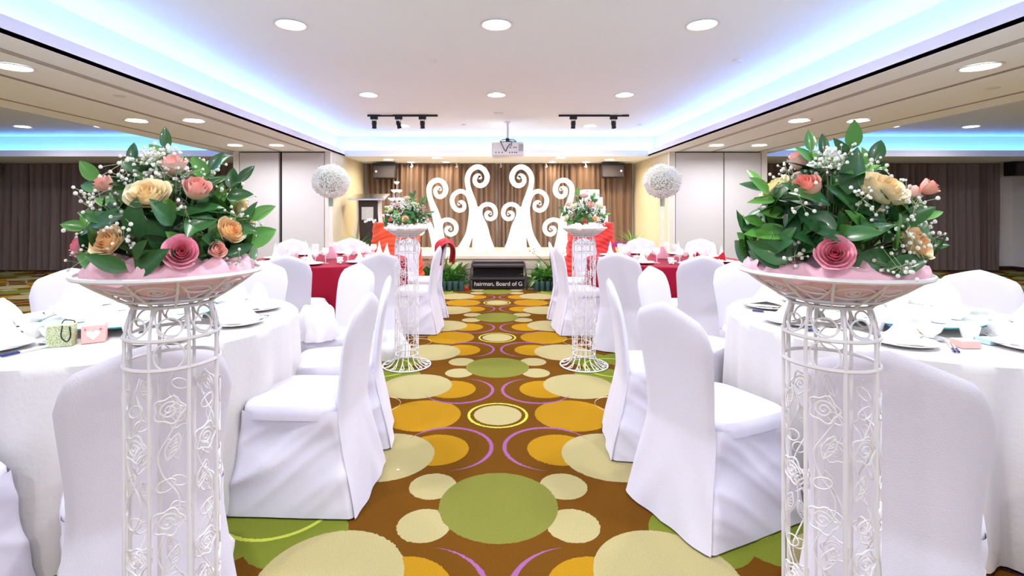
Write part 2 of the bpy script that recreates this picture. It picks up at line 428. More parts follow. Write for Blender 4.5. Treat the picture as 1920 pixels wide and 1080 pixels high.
for y, rn in rows:
    for x, cn in ((-1.6, 'left'), (0, 'centre'), (1.6, 'right')):
        downlight(x, y, ZC, P_MAIN, 'round recessed downlight in the raised centre ceiling, %s, %s one' % (rn, cn), 'downlights of the centre ceiling')
for y, rn in ((1.43, 'nearest'), (3.58, 'second'), (5.72, 'third'), (7.87, 'farthest')):
    for x, cn in ((-4.15, 'left soffit, outer'), (-3.49, 'left soffit, inner'), (3.49, 'right soffit, inner'), (4.17, 'right soffit, outer')):
        downlight(x, y, ZS, P_SOFF, 'round downlight in the %s line, %s pair along it' % (cn, rn), 'downlights of the side soffits')
for y in (8.55, 5.0, 1.6):
    for x in (-8.17, -6.8, 6.8, 8.18):
        downlight(x, y, ZC, P_SIDE, 'round downlight above the %s side room, %s, %s' % (('left' if x < 0 else 'right'), {8.55: 'far row', 5.0: 'middle row', 1.6: 'near row'}[y], 'inner' if abs(x) < 7 else 'outer'), 'downlights of the side rooms')
for x, y, nm in ((-2.2, 10.1, 'farthest left'), (-1.18, 9.75, 'second from left, bright'), (1.26, 9.75, 'second from right, bright'), (2.3, 10.1, 'farthest right')):
    downlight(x, y, ZS, P_STAGE, 'warm round downlight in the soffit over the stage, '+nm, 'downlights over the stage', (1, .80, .55), .85)
for x, nm in ((-1.83, 'left end'), (-1.08, 'left middle'), (1.2, 'right middle'), (1.92, 'right end')):
    downlight(x, 10.62, ZS, P_STAGE*.5, 'small warm downlight close to the stage curtain, '+nm, 'small lights at the stage curtain', (1, .80, .55), .7)
# ceiling fittings
def disc_thing(name, label, cat, x, y, z, r, m=M_wt, h=.02):
    o = MB().lathe([(r, 0), (r, -h*.5), (r*.8, -h), (1e-5, -h)], 20).build(name, m, loc=(x, y, z)); tagt(o, label, cat)
disc_thing('smoke_detector', 'small round white detector on the centre ceiling, left of the middle', 'detector', -.61, 4.78, ZC, .045)
disc_thing('smoke_detector', 'small round white detector on the centre ceiling, towards the right cove', 'detector', 2.32, 4.78, ZC, .045)
disc_thing('ceiling_speaker', 'flush round ceiling speaker behind the left spotlight bar', 'speaker', -1.66, 7.46, ZC, .10, M_ceil, .006)
disc_thing('ceiling_speaker', 'flush round ceiling speaker above the right spotlight bar', 'speaker', 1.8, 7.5, ZC, .10, M_ceil, .006)
disc_thing('sprinkler', 'tiny ceiling sprinkler left of the projector pole', 'sprinkler', -.55, 8.33, ZC, .035)
disc_thing('sprinkler', 'tiny ceiling sprinkler right of the right spotlight bar', 'sprinkler', 2.4, 8.33, ZC, .035)
disc_thing('speaker_cover', 'small round grey cover on the left soffit', 'cover', -3.42, 4.5, ZS, .05, M_frame, .006)
disc_thing('speaker_cover', 'small round grey cover on the right soffit', 'cover', 4.2, 4.2, ZS, .05, M_frame, .006)
o = MB().box((-.07, -.05, -.025), (.07, .05, 0)).build('motion_sensor', M_wt, loc=(.03, 7.37, ZC), smooth=False); bevel(o, .008); tagt(o, 'small white rectangular sensor on the ceiling in front of the projector pole', 'sensor')

# track spotlights
def track(x, heads, label):
    t = thing('spotlight_track', label, 'spotlight', (x, 7.5, ZC))
    MB().box((-.53, -.018, -.028), (.53, .018, 0)).build('rail', M_black, t, smooth=False)
    for hx, tilt in heads:
        hd = MB().box((-.055, -.02, -.07), (.055, .02, -.028)).build('adapter', M_black, t, loc=(hx, 0, 0), smooth=False)
        MB().tube([(-.03, 0, -.07), (-.032, 0, -.11), (-.034, 0, -.15)], .004).tube([(.03, 0, -.07), (.032, 0, -.11), (.034, 0, -.15)], .004).build('yoke', M_black, hd)
        MB().lathe([(.022, .06), (.03, .045), (.034, -.04), (.036, -.055), (.03, -.055), (.026, -.03), (1e-5, -.03)], 14).build('lamp_head', M_black, hd, loc=(0, 0, -.15), rot=(.35, tilt, 0))
track(-1.42, ((-.43, .05), (-.06, -.25), (.30, 0)), 'black ceiling rail with three spotlights, left of the projector')
track(1.47, ((-.31, 0), (.30, -.2)), 'black ceiling rail with two spotlights, right of the projector')
# stage accent from those spots: aimed at the white cut-outs
for x, tx in ((-1.85, -1.4), (-1.1, -.4), (1.1, .5), (1.8, 1.6)):
    l = bpy.data.lights.new('spot', 'SPOT'); l.energy = 60; l.spot_size = 1.0; l.spot_blend = .6; l.shadow_soft_size = .04; l.color = (1, .93, .84)
    o = bpy.data.objects.new('spot', l); COL.objects.link(o); o.location = (x, 7.42, ZC-.24)
    d = Vector((tx, 9.3, 1.1))-o.location; o.rotation_euler = d.to_track_quat('-Z', 'Y').to_euler()

# projector
t = thing('projector', 'white ceiling projector hanging on a pole above the aisle', 'projector', (.18, 8.1, 0))
MB().lathe([(.05, ZC), (.05, ZC-.02), (.022, ZC-.021), (.022, 2.46)], 14).build('pole', M_wt, t)
o = MB().box((-.26, -.2, 2.19), (.26, .2, 2.42)).build('body', M_wt, t, smooth=False); bevel(o, .035, 4)
MB().box((-.13, -.14, 2.42), (.13, .14, 2.435)).box((-.03, -.03, 2.43), (.03, .03, 2.50)).build('mount', M_blk2, t, smooth=False)
for sx in (-1, 1):
    MB().tube([(sx*.14, -.1, 2.43), (sx*.1, -.12, 2.46), (0, -.03, 2.48)], .008).build('bracket_arm', M_blk2, t)
MB().tube(cr([(-.1, -.1, 2.44), (-.11, -.205, 2.41), (-.06, -.222, 2.30), (-.03, -.21, 2.26)]), .006).tube(cr([(.05, -.1, 2.44), (.03, -.21, 2.38), (-.01, -.222, 2.32), (-.03, -.21, 2.27)]), .006).tube(cr([(.0, -.1, 2.45), (.06, -.21, 2.42), (.05, -.215, 2.35)]), .005).build('cable', M_black, t)
g = MB()
for k in range(9): g.box((.17, -.204, 2.27+k*.013), (.245, -.199, 2.276+k*.013))
g.build('vent_grille', M_slot, t, smooth=False)
g = MB()
for k, (px_, pz) in enumerate(((-.2, 2.24), (-.15, 2.24), (-.1, 2.24), (.02, 2.24), (.06, 2.24), (.1, 2.24), (.13, 2.24), (.03, 2.32), (.09, 2.32), (.12, 2.32))): g.box((px_, -.204, pz), (px_+.018, -.199, pz+.016))
g.build('socket_row', M_black, t, smooth=False)

# ------------------------------------------------------------------ curtains
def curtain(x0, x1, y, z0, z1, m, seed, label, name='curtain', pleat=.105):
    rr = random.Random(seed); n = max(2, int((x1-x0)/pleat)); xs = []; ph = 0
    cuts = [0]
    for i in range(n): cuts.append(cuts[-1]+rr.uniform(.55, 1.45))
    cuts = [c/cuts[-1] for c in cuts]; amp = [rr.uniform(.55, 1.25) for _ in range(n+1)]
    sub = 7; NU = n*sub+1; NV = 9
    mb = MB()
    def fn(u, v):
        k = min(n-1, int(u*n+1e-6)); t = u*n-k
        x = x0+(x1-x0)*(cuts[k]+(cuts[k+1]-cuts[k])*t)
        a = amp[k]*(1-t)+amp[k+1]*t
        wv = (.5-.5*cos(2*pi*t))**.8
        z = z0+(z1-z0)*v
        sway = .012*sin(v*5+k*1.7)*(1-v)
        return (x+sway, y-.10*a*wv*(.75+.25*(1-v))-.01*sin(k*2.1+v*4), z)
    mb.grid(fn, NU, NV); o = mb.build(name, m); tagt(o, label, 'curtain'); return o
curtain(-2.86, -.02, 10.9, .50, 2.352, M_cur, 3, 'bronze satin stage curtain, left half behind the white scrolls', pleat=.115)
curtain(.02, 2.98, 10.9, .50, 2.352, M_cur, 4, 'bronze satin stage curtain, right half behind the white scrolls', pleat=.115)
curtain(-11.3, -4.66, 10.9, .02, 2.352, M_cur2, 5, 'dark brown pleated curtain on the back wall of the left side room', pleat=.13)
curtain(4.80, 11.05, 10.9, .02, 2.352, M_cur2, 6, 'dark brown pleated curtain on the back wall of the right side room', pleat=.13)
for i, px in enumerate((772, 856, 939, 1024, 1098)):
    x = (px-931)*10.7/930
    o = MB().tube(cr([(0, 0, .03), (0, 0, -.02), (.02, -.01, -.05), (0, -.02, -.075), (-.02, -.01, -.06)]), .008).build('ceiling_hook', M_wt, loc=(x, 10.7, 2.33))
    tagt(o, 'small white hook above the stage curtain, %s from the left' % ('first', 'second', 'third', 'fourth', 'fifth')[i], 'hook', 'white hooks along the stage curtain')

def loudspeaker(x, y, z, wd, h, dp, label, flip=1, rot=0):
    t = thing('loudspeaker', label, 'speaker', (x, y, z), rot)
    o = MB().add([(-wd/2, -dp/2, 0), (wd/2, -dp/2, 0), (wd/2*.92, dp/2, 0), (-wd/2*.92, dp/2, 0), (-wd/2, -dp/2, h), (wd/2, -dp/2, h), (wd/2*.92, dp/2, h), (-wd/2*.92, dp/2, h)],
             [(0,3,2,1),(4,5,6,7),(0,1,5,4),(1,2,6,5),(2,3,7,6),(3,0,4,7)]).build('cabinet', M_black, t, smooth=False); bevel(o, .012, 2)
    o = MB().box((-wd*.46, -dp/2-.012, h*.05), (wd*.46, -dp/2, h*.84)).build('grille', mat('speaker_grille', (.045, .04, .05), .5, bump=.5, bump_s=300), t, smooth=False); bevel(o, .006)
    MB().lathe([(.022, 0), (.022, .006), (1e-5, .008)], 12).build('badge', M_wt, t, loc=(flip*wd*.33, -dp/2-.012, h*.45), rot=(pi/2, 0, 0))
    MB().box((-.04, dp/2-.02, h*.3), (.04, dp/2+.12, h*.7)).build('wall_bracket', M_blk2, t, smooth=False)
    return t
loudspeaker(-2.38, 10.62, 2.00, .49, .33, .28, 'black loudspeaker mounted in front of the stage curtain at the left', -1)
loudspeaker(2.47, 10.62, 2.02, .49, .31, .28, 'black loudspeaker mounted in front of the stage curtain at the right', 1)
loudspeaker(-11.0, 10.55, 2.04, .62, .30, .28, 'black loudspeaker in the far left corner above the brown curtain', 1)
loudspeaker(11.15, 10.55, 2.06, .50, .30, .28, 'black loudspeaker on the pale wall at the far right', 1)

# ------------------------------------------------------------------ stage
stage = struct(MB().box((XL+.002, 8.72, 0), (XR-.002, YB-.002, .52)), 'stage', M_stage)
bevel(MB().box((XL+.002, 8.68, .47), (XR-.002, 8.72, .535)).build('stage_nosing', M_stage, stage, smooth=False), .01)
MB().box((XL+.002, 8.705, .30), (XR-.002, 8.72, .42)).build('fascia_panel', M_stage, stage, smooth=False)

# white scroll cut-outs
def ribbon(pts, name, parent, mirror, dx, off, y=9.2, th=.06):
    P = cr([(a, b, c) for a, b, c in pts], 7)
    k = 101.0
    def cv(zx, zy):
        if mirror: zx = 1690-zx
        zx += dx
        return ((780+zx/5.4)-931)/k, 1.32+(395-(290+zy/5.4))/k
    Q = [(*cv(a, b), c/5.4/k/2) for a, b, c in P]; n = len(Q); Lp = []; Rp = []
    for i in range(n):
        a = Q[max(0, i-1)]; b = Q[min(n-1, i+1)]; tx, tz = b[0]-a[0], b[1]-a[1]; l = sqrt(tx*tx+tz*tz) or 1
        nx, nz = -tz/l, tx/l; r = Q[i][2]
        Lp.append((Q[i][0]+nx*r, max(.536, Q[i][1]+nz*r))); Rp.append((Q[i][0]-nx*r, max(.536, Q[i][1]-nz*r)))
    mb = MB(); y0, y1 = y-off, y+th-off
    vs = [];
    for i in range(n): vs += [(Lp[i][0], y0, Lp[i][1]), (Rp[i][0], y0, Rp[i][1]), (Rp[i][0], y1, Rp[i][1]), (Lp[i][0], y1, Lp[i][1])]
    fs = [(0, 1, 2, 3), (4*n-1, 4*n-2, 4*n-3, 4*n-4)]
    for i in range(n-1):
        for q in range(4): fs.append((4*i+q, 4*i+4+q, 4*i+4+(q+1) % 4, 4*i+(q+1) % 4))
    mb.add(vs, fs)
    # round end
    ex, ez, er = Q[-1]
    vs = [(ex+er*cos(2*pi*q/14), yy, ez+er*sin(2*pi*q/14)) for yy in (y0, y1) for q in range(14)]
    mb.add(vs, [tuple(range(13, -1, -1)), tuple(range(14, 28))]+[(q, (q+1) % 14, 14+(q+1) % 14, 14+q) for q in range(14)])
    return mb.build(name, M_foam, parent, smooth=False)
C1 = [(455,995,118),(500,900,92),(540,800,75),(572,650,82),(578,520,80),(552,410,58),(524,310,50),(522,225,50),(556,158,50),(620,123,50),(683,148,50),(718,210,52),(714,265,50),(685,303,48),(645,314,46),(608,296,44),(593,258,43),(604,224,42),(632,212,44),(648,230,38)]
C2 = [(590,640,70),(560,500,60),(520,405,46),(455,370,44),(395,395,44),(366,450,44),(375,512,44),(405,553,44),(447,565,42),(485,545,38),(488,505,36),(470,482,36),(446,482,36),(434,498,30)]
C3 = [(775,995,75),(720,880,92),(670,740,112),(640,620,75),(655,545,46),(690,510,43),(738,503,43),(785,528,44),(806,580,44),(797,628,42),(760,652,40),(720,640,38),(709,604,36),(726,584,34),(748,586,32),(757,600,26)]
C0 = [(634,995,134),(628,860,112),(618,740,100),(600,560,90)]
C4 = [(255,995,118),(236,850,92),(217,720,82),(190,600,75),(152,490,56),(126,400,50),(127,325,50),(160,275,50),(212,254,48),(265,275,48),(294,335,50),(283,395,48),(240,425,45),(200,408,40),(187,362,38),(204,336,38),(226,336,36),(238,350,28)]
C5 = [(225,800,60),(248,690,48),(298,660,43),(350,668,43),(390,700,44),(404,748,44),(388,792,43),(345,812,40),(308,792,36),(299,760,34),(314,740,34),(336,742,32),(346,756,26)]
C6 = [(190,990,60),(170,850,60),(130,720,50),(80,664,42),(20,668,43),(-18,705,44),(-28,752,44),(-8,795,42),(32,806,38),(62,780,34),(54,750,32),(34,744,30),(24,756,24)]
for mi, side, dxo in ((False, 'left', 0), (True, 'right', 22)):
    t = thing('scroll_tree_cutout', 'tall white three-curl scroll cut-out on the stage, %s of the centre' % side, 'stage decoration')
    for i, (nm, cvv) in enumerate((('trunk', C0), ('curl', C1), ('curl', C2), ('curl', C3))): ribbon(cvv, nm, t, mi, 0, i*.004)
    t = thing('scroll_tree_cutout', 'lower white scroll cut-out at the %s side of the stage, beside the %s stand flowers' % (side, side), 'stage decoration')
    for i, (nm, cvv) in enumerate((('curl', C4), ('curl', C5), ('curl', C6))): ribbon(cvv, nm, t, mi, dxo if nm else 0, i*.004, y=9.3)

# stage steps
t = thing('stage_steps', 'black two-tread portable steps in front of the stage', 'steps', (.03, 8.35, 0))
for sx in (-1, 1):
    MB().tube(cr([(sx*.47, -.09, .0), (sx*.465, -.07, .2), (sx*.445, .04, .42), (sx*.43, .12, .45), (sx*.43, .25, .44), (sx*.43, .33, .40), (sx*.43, .33, .0)]), .013).build('side_rail', M_blk2, t)
bevel(MB().box((-.44, .02, .36), (.44, .30, .40)).build('tread', M_step, t, smooth=False), .008)
bevel(MB().box((-.45, -.07, .16), (.45, .14, .195)).build('tread', M_step, t, smooth=False), .008)
MB().box((-.43, .15, .196), (.43, .165, .36)).build('riser', M_dark, t, smooth=False)
MB().box((-.44, -.03, .015), (.44, -.015, .16)).build('riser', M_dark, t, smooth=False)
MB().box((-.43, .29, .40), (.43, .31, .435)).build('back_rail', M_blk2, t, smooth=False)
fc = bpy.data.curves.new('lettering', 'FONT'); fc.body = 'hairman, Board of G'; fc.size = .098; fc.extrude = .001; fc.align_x = 'CENTER'
fc.materials.append(M_letter)
o = bpy.data.objects.new('lettering', fc); COL.objects.link(o); o.parent = t; o.location = (0, -.034, .062); o.rotation_euler = (pi/2, 0, 0)
bpy.context.view_layer.update()
_me = bpy.data.meshes.new_from_object(o.evaluated_get(bpy.context.evaluated_depsgraph_get())); bpy.data.objects.remove(o)
o = inst('lettering', _me, t, (0, -.034, .062), (pi/2, 0, 0)); o['label'] = 'white lettering on the lower riser'; o['kind'] = 'stuff'
o = MB().box((-.03, -.03, 0), (.03, .03, .05)).build('red_marker_block', M_redsmall, loc=(-.50, 8.24, 0), smooth=False); bevel(o, .008); tagt(o, 'small bright red block on the floor at the left foot of the black steps', 'block')
o = MB().box((-.02, -.01, -.05), (.02, 0, .05)).build('light_switch', M_wt, loc=(2.98+.055, 10.2, 1.0), rot=-pi/2, smooth=False); tagt(o, 'small switch on the cream wall right of the stage curtain', 'switch')

# ------------------------------------------------------------------ leaves and plants
def leaf_mesh(name, m, L=1, W=.24, droop=.25, cup=.25, nu=5, nv=8, tip=1.0):
    def fn(u, v):
        s = (u-.5)*2; wd = W*(sin(pi*v**.8))**.75*(1-.15*v)
        if v <= 0 or v >= 1: wd = .004
        return (s*wd, L*v, cup*wd*s*s*1.0-droop*v*v*L*.5)
    return MB().grid(fn, nu, nv).mesh(name, m)
LF = [leaf_mesh('leaf', M_leaf, W=.24), leaf_mesh('leaf', M_leaf, W=.31, droop=.5), leaf_mesh('leaf', M_leaf2, W=.29, droop=.2), leaf_mesh('leaf', M_leaf2, W=.19, droop=.7)]
def orient(loc, d, nrm, scale):
    """matrix with local Y along d and local Z close to nrm"""
    y = d.normalized(); z = (nrm-y*nrm.dot(y)); z = z.normalized() if z.length > 1e-4 else y.orthogonal().normalized(); x = y.cross(z)
    m = Matrix((x, y, z)).transposed().to_4x4()
    return Matrix.Translation(loc) @ m @ Matrix.Scale(scale, 4)
strapM = [leaf_mesh('leaf', M_strap, W=.075, droop=1.3, nu=3, nv=9), leaf_mesh('leaf', M_strap, W=.05, droop=.7, nu=3, nv=8)]
russM = leaf_mesh('leaf', M_russet, W=.03, droop=.6, nu=3, nv=8)
broadM = leaf_mesh('leaf', M_strap, W=.2, droop=.8, nu=5, nv=7)
def plant(x, y, z, meshes, n, L, label, name='potted_plant', spread=1.0, pot=True, seed=0):
    rr = random.Random(seed); t = thing(name, label, 'plant', (x, y, z))
    MB().lathe([(.05, 0), (.065, .09), (.07, .10), (.06, .10), (.055, .085), (1e-5, .085)], 14).build('pot', M_edge, t)
    for i in range(n):
        a = rr.uniform(0, 2*pi); el = rr.uniform(.35, 1.45)
        d = Vector((cos(a)*cos(el)*spread, sin(a)*cos(el)*spread*.8, sin(el)))
        inst('leaf', rr.choice(meshes), t, mtx=orient(Vector((0, 0, .08+rr.uniform(0, .06))), d, Vector((-d.x*.2, -d.y*.2, 1)), L*rr.uniform(.7, 1.1)))
    return t
# fern tufts: many small fronds joined, nobody could count the leaflets
def fern_mesh(seed, rr_=.11, h=.20, n=330):
    rr = random.Random(seed); mb = MB()
    for i in range(n):
        a = rr.uniform(0, 2*pi); e = rr.uniform(-.1, 1.5); q = rr.uniform(.45, 1)
        c = Vector((cos(a)*cos(e)*rr_*q, sin(a)*cos(e)*rr_*q, .06+sin(e)*h*q))
        d = Vector((cos(a)*cos(e)+rr.uniform(-.5, .5), sin(a)*cos(e)+rr.uniform(-.5, .5), sin(e)+rr.uniform(-.3, .6))).normalized()
        sd = d.orthogonal().normalized(); sd = (Matrix.Rotation(rr.uniform(0, 6.28), 3, d) @ sd); l = rr.uniform(.022, .04); wd = l*.32
        mb.add([c, c+d*l*.5+sd*wd, c+d*l, c+d*l*.5-sd*wd], [(0, 1, 2, 3)])
    return mb.mesh('foliage', M_fern, smooth=False)
FM = [fern_mesh(i) for i in range(3)]
def fern(x, y, label, s=1, i=0, z=0):
    t = thing('bushy_fern', label, 'plant', (x, y, z), i*1.3, scale=s)
    MB().lathe([(.05, 0), (.06, .07), (.055, .075), (1e-5, .07)], 12).build('pot', M_edge, t)
    o = inst('foliage', FM[i % 3], t); o['kind'] = 'stuff'
def edging(x0, x1, label):
    t = thing('garden_edging', label, 'edging', (0, 0, 0)); n = round(abs(x1-x0)/.088)
    pm = MB().lathe([(.042, 0), (.042, .148), (.036, .155), (1e-5, .155)], 14).mesh('post', M_edge)
    for k in range(n):
        x = x0+(x1-x0)*k/(n-1); inst('post', pm, t, loc=(x, 8.16+.045*(abs(x)-.5), 0))
edging(-.58, -1.45, 'row of dark green round edging posts left of the black steps')
edging(.66, 1.50, 'row of dark green round edging posts right of the black steps')
pos_f = [(-.62, 8.40), (-.78, 8.33), (-.95, 8.38), (-1.12, 8.34), (-1.3, 8.40), (-.86, 8.52), (-1.2, 8.55)]
for i, (x, y) in enumerate(pos_f): fern(x, y, 'bushy green fern left of the steps, %s' % ('next to the rail', 'front row second', 'front row third', 'front row fourth', 'front row farthest out', 'behind, by the striped plant', 'behind, by the chair')[i], 1.3, i)
for i, (x, y) in enumerate([(.70, 8.40), (.86, 8.33), (1.03, 8.38), (1.2, 8.34), (1.38, 8.42), (1.12, 8.55)]): fern(x, y, 'bushy green fern right of the steps, %s' % ('next to the rail', 'front row second', 'front row third', 'front row fourth', 'front row farthest out', 'behind, under arching leaves')[i], 1.3, i+1)
plant(-.92, 8.52, 0, [russM, strapM[1]], 34, .52, 'spiky russet and green dracaena left of the steps', seed=1)
plant(-.70, 8.50, 0, [broadM], 20, .42, 'pale striped broad-leaved plant just left of the steps', seed=2, spread=.9)
plant(.98, 8.50, 0, [strapM[0], strapM[0], strapM[1]], 30, .60, 'tall arching green and white striped plant right of the steps', seed=3, spread=.8)
plant(.76, 8.52, 0, [strapM[0], broadM], 22, .46, 'leafy dracaena between the steps and the arching striped plant', seed=4)
plant(1.32, 8.52, 0, [strapM[0], strapM[1]], 24, .52, 'arching striped plant at the outer end of the right planted bed', seed=5)
palmM = [leaf_mesh('leaf', M_palm, W=.03, droop=.9, nu=3, nv=7)]
plant(2.55, 9.3, .52, palmM, 44, .40, 'bright green palm on the stage against the right cream wall', seed=6)
plant(2.78, 8.3, .0, palmM, 30, .75, 'green palm on the floor behind the chairs at the right cream wall', seed=9)
plant(-2.52, 9.1, .52, palmM, 44, .34, 'bright green palm on the stage against the left cream wall', seed=7)
plant(-2.28, 9.9, .52, palmM, 34, .40, 'green palm on the stage between the lectern and the curtain', seed=8)

# lectern on the stage
t = thing('lectern', 'dark lectern with silver top and clear acrylic sides on the left of the stage', 'lectern', (-2.42, 9.45, .52))
o = MB().add([(-.35, -.22, .99), (.35, -.22, .99), (.35, .24, 1.10), (-.35, .24, 1.10), (-.35, -.22, 1.02), (.35, -.22, 1.02), (.35, .24, 1.13), (-.35, .24, 1.13)],
             [(0,3,2,1),(4,5,6,7),(0,1,5,4),(1,2,6,5),(2,3,7,6),(3,0,4,7)]).build('top', M_chrome, t, smooth=False); bevel(o, .006)
MB().add([(-.15, -.10, .02), (.15, -.10, .02), (.15, .12, .02), (-.15, .12, .02), (-.175, -.14, .99), (.175, -.14, .99), (.175, .14, 1.06), (-.175, .14, 1.06)],
         [(0,3,2,1),(4,5,6,7),(0,1,5,4),(1,2,6,5),(2,3,7,6),(3,0,4,7)]).build('column', M_brown, t, smooth=False)
MB().box((-.3, -.2, 0), (.3, .2, .025)).build('base', M_blk2, t, smooth=False)
for sx in (-1, 1):
    P = cr([(sx*.20, 0, 1.0), (sx*.20, 0, .75), (sx*.23, 0, .45), (sx*.29, 0, .02)], 5); mb = MB(); vs = []
    for x_, y_, z_ in P: vs += [(x_-.018, -.1, z_), (x_+.018, -.1, z_), (x_+.018, .1, z_), (x_-.018, .1, z_)]
    n = len(P); fs = [(4*i+q, 4*i+4+q, 4*i+4+(q+1) % 4, 4*i+(q+1) % 4) for i in range(n-1) for q in range(4)]+[(0, 1, 2, 3), (4*n-4, 4*n-3, 4*n-2, 4*n-1)]
    mb.add(vs, fs).build('side_support', M_acr, t, smooth=False)
o = MB().box((-.11, -.152, .63), (.11, -.145, .87)).build('plaque', M_plaque, t, smooth=False); o.rotation_euler = (-.0, 0, 0)
# embossed curl emblem of the plaque
pts = [(.035*(1-q/22)*cos(q*.45), -.155, .775+.045*(1-q/22)*sin(q*.45)) for q in range(20)]
MB().tube(pts, .0035, 5).tube([(-.03, -.155, .70), (0, -.155, .715), (.03, -.155, .70)], .003, 5).build('emblem', M_frame, t)

# ------------------------------------------------------------------ high draped tables
def draped(x, y, h, r, m, label, seed, spread=.10):
    rr = random.Random(seed)
    def fn(u, v):
        a = 2*pi*u
        if v < .25: q = v/.25; return (r*q*cos(a), r*q*sin(a), h+.0)
        q = (v-.25)/.75
        rad = r+spread*q**1.4+.03*q*sin(9*a+seed)+.012*sin(5*a+17*q*2)*q**.3+.010*sin(95*q+5*sin(3*a))*q**.5
        return (rad*cos(a), rad*sin(a), h-.004-(h-.02)*q)
    o = MB().grid(fn, 120, 90, True).build('table_cloth', m, loc=(x, y, 0)); tagt(o, label, 'tablecloth')
    tt = thing('cocktail_table', 'tall round table hidden under the '+label.split(' on ')[0], 'table', (x, y, 0))
    MB().lathe([(r-.01, h-.03), (r-.01, h-.006), (1e-5, h-.006)], 24).build('table_top', M_brown, tt)
    MB().lathe([(.04, .02), (.04, h-.03)], 12).lathe([(.26, 0), (.25, .02), (.04, .03)], 20).build('pedestal', M_blk2, tt)
HT = 1.13
draped(-1.62, 8.0, HT, .36, M_orange, 'orange-red ruched cloth on the champagne tower table', 1)
draped(1.52, 8.0, HT, .36, M_pred, 'red ruched cloth on the cake table', 2)
# champagne tower
coupe = MB().lathe([(.026, .0), (.024, .003), (.004, .006), (.0035, .075), (.008, .084), (.030, .095), (.043, .112), (.046, .130), (.0445, .130), (.040, .112), (.026, .098), (1e-5, .088)], 14, cap=False).mesh('champagne_coupe', M_thin)
def rw(n): return {1: 'top', 2: 'second', 3: 'third', 4: 'fourth', 5: 'bottom'}[n]
OD = ('one', 'two', 'three', 'four', 'five')
for tier in range(1, 6):
    for i in range(tier):
        for j in range(tier):
            x = -1.60+(i-(tier-1)/2)*.082; y = 7.95+(j-(tier-1)/2)*.082
            inst('champagne_coupe', coupe, loc=(x, y, HT+.004+(5-tier)*.131), label='clear coupe glass, %s tier of champagne tower, row %s from front, %s from left' % (rw(tier), OD[j], OD[i]), category='glass', group='coupes of the champagne tower')
# white orchid spray hanging on the left cloth edge, purple one at the right
def orchid(x, y, z, m, label, n=7, sd=1):
    rr = random.Random(sd); t = thing('orchid_spray', label, 'flowers', (x, y, z))
    MB().tube(cr([(0, 0, -.1), (-.03, -.02, 0), (-.1, -.04, .02), (-.18, -.05, -.01)]), .004).build('stem', M_stem, t)
    pm = leaf_mesh('petal', m, W=.35, droop=.4, nu=3, nv=4)
    for k in range(n):
        q = k/(n-1); c = Vector((-.02-.15*q, -.05-.02*rr.random(), .02*sin(q*3)+rr.uniform(-.02, .02)))
        mb = MB()
        for j in range(5):
            a = 2*pi*j/5+rr.random()*.3; d = Vector((cos(a), -.35, sin(a))); e = Vector((-sin(a), 0, cos(a)))
            mb.add([c, c+d*.014+e*.009, c+d*.026, c+d*.014-e*.009], [(0, 1, 2, 3)])
        mb.build('bloom', m, t)
orchid(-1.83, 7.62, HT+.03, M_bud, 'white orchid spray on the left edge of the champagne tower table', 8, 1)
orchid(1.87, 7.62, HT-.36, M_purple, 'purple orchid spray hanging on the red cake table cloth', 7, 2)
orchid(2.0, 7.66, HT-.32, M_purple, 'second purple orchid spray beside the cake table, further right', 5, 3)
# stepped cake display
t = thing('tiered_cake', 'white square tiered cake rising in steps on the red-draped table', 'cake', (1.53, 8.0, HT+.004))
for k, (x0, x1, z1) in enumerate(((-.16, .10, .52), (-.13, .155, .40), (-.1, .20, .26), (-.06, .24, .13))):
    o = MB().box((x0, -.16+.01*k, .0), (x1, .16-.01*k, z1)).build('tier', M_foam, t, smooth=False); bevel(o, .008)
for k in range(9):
    MB().lathe([(.012, 0), (.016, .008), (.006, .018), (1e-5, .012)], 8).build('sugar_flower', ROSE['blush'].copy() if False else M_bud, t, loc=(-.1+.06*(k % 4), -.17, .06+.055*k), rot=(pi/2, 0, 0))

